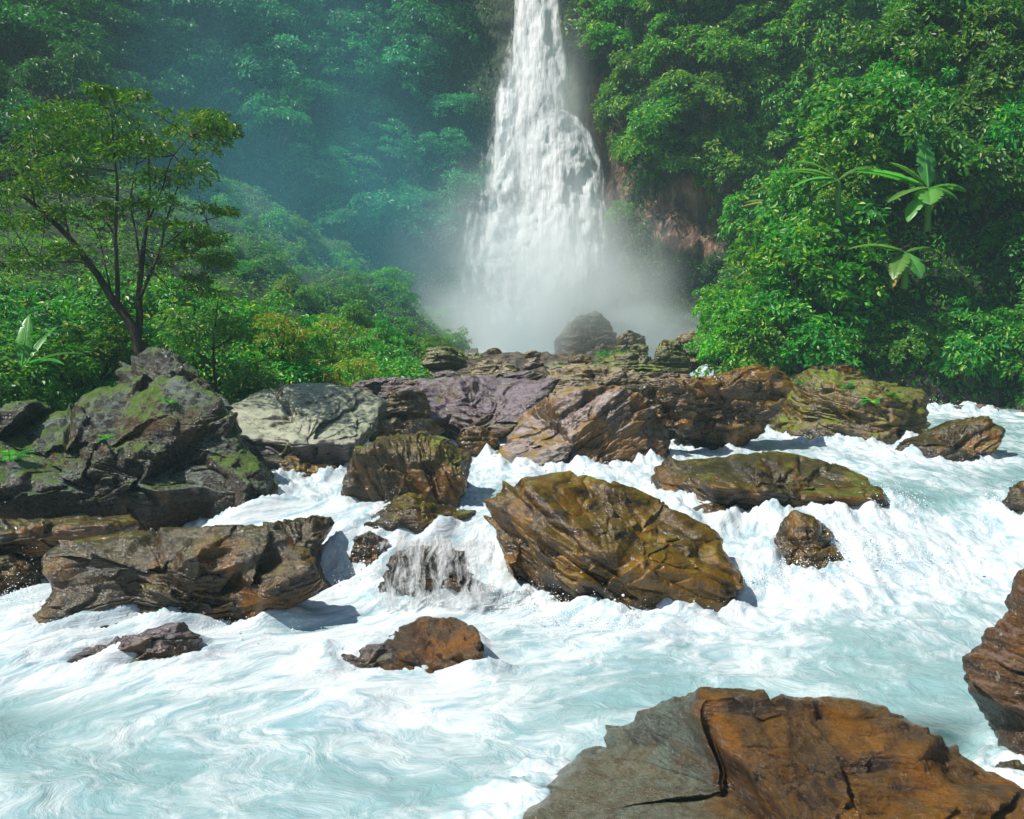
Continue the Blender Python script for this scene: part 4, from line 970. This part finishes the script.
def banana(loc, specs, label, trunk_h=.8, seed=0, dry=()):
    rng = np.random.default_rng(seed); e = bpy.data.objects.new('banana_plant', None); COL.objects.link(e); e.location = loc
    e['label'] = label; e['category'] = 'banana plant'; e['group'] = 'banana plants'
    tv, tf = tube([(0, 0, -1.0), (0, 0, 0), (.03, 0, trunk_h * .6), (0, 0, trunk_h)], [.13, .12, .09, .05], 10)
    add('stem', mesh_np('stem', tv, tf, [L_BAN]), e)
    for i, (az, el, L, w, bd) in enumerate(specs):
        v, f = blade(np.array([0, 0, trunk_h * .9]), R(az), R(el), L, w, rng, bd)
        add('leaf', mesh_np('leaf', v, f, [L_DRY if i in dry else L_BAN]), e)
def bank_pt(px, py, pull=1.2):
    p, n = hit(px, py); d = unit((CAM - p)[None])[0]; return p + d * pull
banana(bank_pt(928, 205, 3.05), [(175, 25, 2.3, .36, .5), (95, 80, 1.9, .30, .2), (5, 12, 1.2, .34, .7), (200, -5, 1.6, .36, .6), (215, -35, 1.5, .3, .5), (250, -20, 1.2, .4, .5), (330, -10, 1.0, .35, .8), (165, 50, 1.4, .25, .6)],
       'largest banana plant with long pale upright leaves on the right bank', .7, 1)
banana(bank_pt(905, 262, 2.75), [(190, 15, 1.9, .3, .6), (170, -5, 1.6, .26, .7), (230, -30, 1.3, .3, .5), (285, -35, 1.1, .32, .6), (20, 20, 1.2, .25, .8), (210, -55, 1.2, .22, .4)],
       'banana plant with a dry yellow leaf drooping over the dark hollow of the right bank', .4, 2, dry=(5,))
banana(bank_pt(838, 190, 3.65), [(180, 25, 1.7, .26, .8), (150, 45, 1.5, .24, .8), (200, 5, 1.7, .26, .7), (10, 40, 1.2, .24, .9), (150, 60, 1.3, .2, .5), (205, -10, 1.2, .25, .6)],
       'banana plant among bushes at the edge of the right bank below the treetops', .4, 3)
banana(bank_pt(775, 208, 3.35), [(185, 5, 1.9, .26, .5), (165, 20, 1.6, .24, .7), (205, -10, 1.5, .24, .6), (20, 40, 1.1, .22, .9), (100, 55, 1.2, .2, .7)],
       'banana plant leaning out over the gorge, nearest the cliff', .3, 4, dry=(0,))
banana(bank_pt(812, 152, 3.35), [(180, 10, 1.1, .16, .5), (160, 30, 1.0, .15, .6), (20, 30, .8, .15, .8)],
       'small banana plant with thin pale leaves, topmost at the edge of the right bank', .2, 5)
def left_pt(px, Y):
    X = (px - CX) / FPX * Y; return np.array([X, Y, ground_z(X, Y)])
LS = 1.0
banana(left_pt(22, 21.5) + [0, 0, .4], [(20, 30, 1.5, .22, .8), (60, 60, 1.4, .2, .6), (150, 40, 1.3, .2, .8), (-20, 25, 1.3, .2, .9), (100, 70, 1.4, .18, .3), (200, 25, 1.2, .2, .7), (250, 30, 1.2, .2, .8)],
       'low bright banana plant at the left edge above the grey stone', .6, 6)

# ferns on the rocks and banks
def fern_mesh(seed):
    rng = np.random.default_rng(seed); parts = []
    for k in range(11):
        az = rng.uniform(0, 6.28); el = rng.uniform(.4, 1.1); n = 12; s_ = np.linspace(0, 1, n); e = el - 1.3 * s_ ** 1.4
        dr = np.stack([np.cos(az) * np.cos(e), np.sin(az) * np.cos(e), np.sin(e)], 1); C = np.cumsum(dr, 0) / n
        side = np.array([-math.sin(az), math.cos(az), 0]); up_ = np.cross(dr, side)
        for sg in (1, -1):
            L = .24 * np.sin(np.clip(s_ * .95 + .1, 0, 1) * math.pi) ** .7 + .02
            parts.append(leaves(C[1:], (side * sg + dr * .4)[1:], np.tile([0, 0, 1.], (n - 1, 1)), L[1:], wid=.34))
    v, f = join(parts); return mesh_np('fern', v, f, [L_SHRUB], smooth=False)
FERN = [fern_mesh(i) for i in range(3)]
ferns = [(872, 402, 20.3, .42, 'bright fern on top of the fern topped boulder, middle clump'), (893, 398, 20.6, .34, 'bright fern on the right shoulder of the fern topped boulder'), (845, 388, 21, .3, 'small fern near the crest of the fern topped boulder'),
         (800, 384, 20.6, .25, 'tiny fern on the left shoulder of the fern topped boulder'), (300, 368, 24, .55, 'arching fern clump just above the broad pale slab'), (330, 362, 25, .5, 'fern clump right of the one above the broad pale slab'),
         (10, 462, 14.5, .5, 'fern drooping at the left edge beside the huge boulder'), (170, 404, 16.6, .25, 'little fern growing on top of the huge lichen boulder'), (106, 440, 15.6, .22, 'little fern on the face of the huge lichen boulder')]
rock_objs = [o for o in scn.objects if o.type == 'MESH' and o.get('category') in ('boulder', 'rock', 'stone')]
rv, rf, off_ = [], [], 0
for o in rock_objs:
    n_ = len(o.data.vertices); a = np.empty(n_ * 3, np.float32); o.data.vertices.foreach_get('co', a); a = a.reshape(-1, 3) + np.array(o.location)
    m_ = len(o.data.polygons); b = np.empty(m_ * 4, np.int32); o.data.loops.foreach_get('vertex_index', b); rv.append(a); rf.append(b.reshape(-1, 4) + off_); off_ += n_
rv = np.concatenate(rv); rf = np.concatenate(rf); rbvh = BVHTree.FromPolygons(rv.tolist(), rf.tolist())
for i, (px, py, Y, s_, lb) in enumerate(ferns):
    r_ = rbvh.ray_cast(Vector(CAM), Vector(ray(px, py)).normalized(), 60)[0]; g_ = hit(px, py)[0]
    q = np.array(r_) if r_ is not None and np.linalg.norm(np.array(r_) - CAM) < np.linalg.norm(g_ - CAM) else g_
    o = inst('fern', FERN[i % 3], q, s_, tilt=.1); o['label'] = lb; o['category'] = 'fern'; o['group'] = 'ferns'

# ------------------------------------------------------------------ the dark tree on the left bank
TB = left_pt(138, 23.0)
def tp(px, py, dy=0): return at(px, py, 23.0 + dy)
root = bpy.data.objects.new('spreading_tree', None); COL.objects.link(root); root.location = TB
root['label'] = 'dark trunked spreading tree with flat olive layers of leaves on the left bank'; root['category'] = 'tree'
limb_px = [  # (points, r0, r1)
    ([(140, 372), (139, 345), (130, 322), (112, 300), (98, 275), (70, 238), (35, 205), (0, 180), (-40, 168)], .19, .03, 0),
    ([(137, 345), (140, 318), (139, 290), (142, 260), (147, 225), (150, 185), (148, 150)], .14, .02, .6),
    ([(118, 306), (117, 270), (115, 235), (118, 190), (114, 150), (112, 118)], .085, .018, -.4),
    ([(139, 300), (150, 275), (160, 250), (168, 215), (180, 180), (196, 155)], .07, .015, .9),
    ([(141, 270), (136, 235), (130, 200), (136, 165)], .045, .012, .3),
    ([(148, 222), (162, 190), (170, 160), (190, 135)], .035, .01, -.5),
    ([(100, 278), (84, 262), (56, 262), (30, 255)], .04, .01, -.9),
    ([(112, 300), (106, 270), (100, 240), (86, 215)], .04, .01, .5),
    ([(70, 238), (60, 200), (50, 160), (58, 128)], .04, .01, .7),
    ([(35, 205), (30, 180), (10, 150)], .03, .01, -.6),
    ([(115, 235), (92, 200), (84, 160)], .03, .01, .8),
    ([(160, 250), (190, 225), (225, 215)], .03, .008, .2),
    ([(142, 250), (180, 262), (205, 245)], .03, .008, -.7),
    ([(152, 270), (170, 290), (200, 282)], .025, .008, -.3)]
parts = []; tips = []
for pts, r0, r1, dy in limb_px:
    n = len(pts); ctrl = np.array([tp(x, y, dy * (i / (n - 1)) * 2.0) for i, (x, y) in enumerate(pts)])
    s_ = np.linspace(0, n - 1, n * 4); P = np.stack([np.interp(s_, np.arange(n), ctrl[:, k]) for k in range(3)], 1)
    P[1:-1] = (P[:-2] + P[1:-1] * 2 + P[2:]) / 4; P[1:-1] += .015 * fbm(P * 5, 2, 3)[1:-1, None]
    parts.append(tube(P, np.linspace(r0, r1, len(P)) * .74, 9)); tips.append(P[-1]); 
    for f_ in (.55, .7, .85): tips.append(P[int(len(P) * f_)])
v, f = join(parts); add('trunk', mesh_np('trunk', v - TB, f, [BARKD]), root)
rng = np.random.default_rng(55)
layers = [(112, 112, 26), (88, 118, 22), (140, 125, 26), (60, 135, 24), (30, 150, 24), (5, 165, 24), (-30, 160, 26), (165, 145, 26), (190, 128, 22), (215, 118, 14), (206, 140, 18), (100, 150, 24), (130, 170, 24), (72, 168, 24),
          (40, 182, 22), (10, 200, 22), (160, 180, 22), (188, 175, 20), (95, 192, 20), (60, 215, 22), (25, 232, 22), (-15, 225, 24), (222, 215, 14), (180, 228, 16), (205, 245, 18), (170, 265, 16), (40, 262, 18), (75, 256, 16),
          (5, 265, 18), (200, 285, 16), (120, 140, 22), (150, 205, 16), (80, 140, 24), (228, 130, 9), (185, 238, 18), (215, 262, 16), (110, 215, 14), (50, 110, 14), (95, 92, 10), (130, 98, 12)]
C = []; Rr = []
for (px, py, s_) in layers:
    for q in range(4):
        dy = rng.normal() * 1.1; c = tp(px + rng.normal() * s_ * .55, py + rng.normal() * s_ * .28, dy); C.append(c); Rr.append(s_ / FPX * 23 * rng.uniform(.55, .95))
C = np.array(C); Rr = np.array(Rr)
v, f = clump_leaves(C, np.tile([0, 0, .3], (len(C), 1)), Rr * 1.15, 105, .13, rng, flat=.25, droop=.25, up=1, wid=.36)
tw = []
T_ = np.array(tips)
for c in C:
    a = T_[np.argmin(np.linalg.norm(T_ - c, axis=1))]; m = (a + c) / 2 + rng.normal(size=3) * .08; s_ = np.linspace(0, 1, 6)[:, None]
    tw.append(tube((1 - s_) ** 2 * a + 2 * s_ * (1 - s_) * m + s_ ** 2 * c, np.linspace(.014, .004, 6), 4))
tv, tf = join(tw); F_ = np.concatenate([f, tf + len(v)]); V_ = np.concatenate([v, tv])
add('crown', mesh_np('crown', V_ - TB, F_, [L_OLIVE, BARKD], smooth=False, midx=np.concatenate([np.zeros(len(f), int), np.ones(len(tf), int)])), root)

# slim young tree right of it and small broken stump
def sapling(px, Y, h, label, seed, mat, cr=.8):
    b = left_pt(px, Y); e = bpy.data.objects.new('young_tree', None); COL.objects.link(e); e.location = b; e['label'] = label; e['category'] = 'tree'
    rg = np.random.default_rng(seed); s_ = np.linspace(0, 1, 10)
    pts = np.stack([.12 * np.sin(s_ * 4 + seed), .1 * np.cos(s_ * 3), s_ * h], 1); v, f = tube(pts, .05 * (1 - .7 * s_), 8); parts = [(v, f)]; tp_ = []
    for k in range(9):
        a = rg.uniform(0, 6.28); z0 = rg.uniform(.45, .95) * h; q = pts[int(z0 / h * 9)]; t_ = q + np.array([math.cos(a) * cr, math.sin(a) * cr, .45]) * rg.uniform(.5, 1); s2 = np.linspace(0, 1, 5)[:, None]
        parts.append(tube(q * (1 - s2) + t_ * s2, np.linspace(.02, .006, 5), 5)); tp_.append(t_)
    v, f = join(parts); add('trunk', mesh_np('trunk', v, f, [BARKD]), e)
    C = np.array(tp_ + [pts[-1]]); C = np.concatenate([C, C + rg.normal(size=C.shape) * .3]); v, f = clump_leaves(C, np.tile([0, 0, .3], (len(C), 1)), .42, 90, .11, rg, flat=.3, up=1)
    add('crown', mesh_np('crown', v, f, [mat], smooth=False), e)
sapling(218, 25.5, 3.0, 'slim young tree with tiered leaves right of the dark trunked spreading tree', 3, L_SHRUB)
sapling(282, 29, 2.2, 'slim young tree with yellowish leaves near the middle of the left bank', 4, L_RED, .6)

# ------------------------------------------------------------------ haze and waterfall mist
def vol(name, col, dens, an=.2):
    m = bpy.data.materials.new(name); m.use_nodes = True; n = m.node_tree.nodes; n.clear(); o = n.new('ShaderNodeOutputMaterial')
    p = n.new('ShaderNodeVolumePrincipled'); p.inputs['Color'].default_value = (*col, 1); p.inputs['Density'].default_value = dens; p.inputs['Anisotropy'].default_value = an
    m.node_tree.links.new(p.outputs[0], o.inputs['Volume']); return m, p
mh, _ = vol('haze_air', (.55, .85, .95), .0009, .1)
def boxmesh(name, x0, x1, y0, y1, z0, z1, m):
    V = np.array([(x, y, z) for x in (x0, x1) for y in (y0, y1) for z in (z0, z1)]); F = np.array([(0, 1, 3, 2), (4, 6, 7, 5), (0, 4, 5, 1), (2, 3, 7, 6), (0, 2, 6, 4), (1, 5, 7, 3)])
    return mesh_np(name, V, F, [m], smooth=False)
add('haze', boxmesh('haze', -152, 152, -16, 152, -4, 72, mh), kind='stuff', label='thin blue haze filling the gorge', category='haze')
# spray cloud: density falls off smoothly from the plunge
def cloud(name, loc, size, dens, label, col=(.94, .985, 1.0), pw=1.5, nscale=2.2, seed=0.):
    m, p = vol(name + '_air', col, 0, -.15); nt = m.node_tree; N_ = nt.nodes; Lk = nt.links
    tc = N_.new('ShaderNodeTexCoord'); ln_ = N_.new('ShaderNodeVectorMath'); ln_.operation = 'LENGTH'; Lk.new(tc.outputs['Object'], ln_.inputs[0])
    mr = N_.new('ShaderNodeMapRange'); mr.interpolation_type = 'SMOOTHSTEP'; mr.inputs[1].default_value = 1; mr.inputs[2].default_value = 0.05; Lk.new(ln_.outputs['Value'], mr.inputs[0])
    pw_ = N_.new('ShaderNodeMath'); pw_.operation = 'POWER'; Lk.new(mr.outputs[0], pw_.inputs[0]); pw_.inputs[1].default_value = pw
    mp = N_.new('ShaderNodeMapping'); mp.inputs['Location'].default_value = (seed, 0, 0); Lk.new(tc.outputs['Object'], mp.inputs[0])
    nz = N_.new('ShaderNodeTexNoise'); nz.inputs['Scale'].default_value = nscale; nz.inputs['Detail'].default_value = 3; Lk.new(mp.outputs[0], nz.inputs['Vector'])
    m2 = N_.new('ShaderNodeMapRange'); m2.inputs[1].default_value = .35; m2.inputs[2].default_value = .7; m2.inputs[3].default_value = .05; m2.inputs[4].default_value = 2.0; Lk.new(nz.outputs['Fac'], m2.inputs[0])
    a = N_.new('ShaderNodeMath'); a.operation = 'MULTIPLY'; Lk.new(pw_.outputs[0], a.inputs[0]); Lk.new(m2.outputs[0], a.inputs[1])
    b = N_.new('ShaderNodeMath'); b.operation = 'MULTIPLY'; Lk.new(a.outputs[0], b.inputs[0]); b.inputs[1].default_value = dens; Lk.new(b.outputs[0], p.inputs['Density'])
    V, F = cubesphere(24); o = add(name, mesh_np(name, V, F, [m]), loc=loc, kind='stuff', label=label, category='mist'); o.scale = size; return o
cloud('spray_cloud', (1.5, 67, 6.5), (13, 14, 14), .21, 'white spray cloud boiling up at the foot of the waterfall')
cloud('ground_mist', (9.5, 70, 4.6), (11, 9, 4.2), .32, 'low white mist rolling toward the right bank from the waterfall foot', seed=3.)
cloud('blue_mist', (-13, 62, 16), (18, 15, 26), .018, 'blue mist drifting left of the waterfall over the hillside', col=(.22, .78, 1.0), seed=5., pw=1.0, nscale=1.3)
cloud('plume_mist', (2.6, 75.2, 17), (5.2, 3.6, 19), .28, 'fine white spray hanging round the falling water', seed=8., pw=1.1, nscale=1.8)
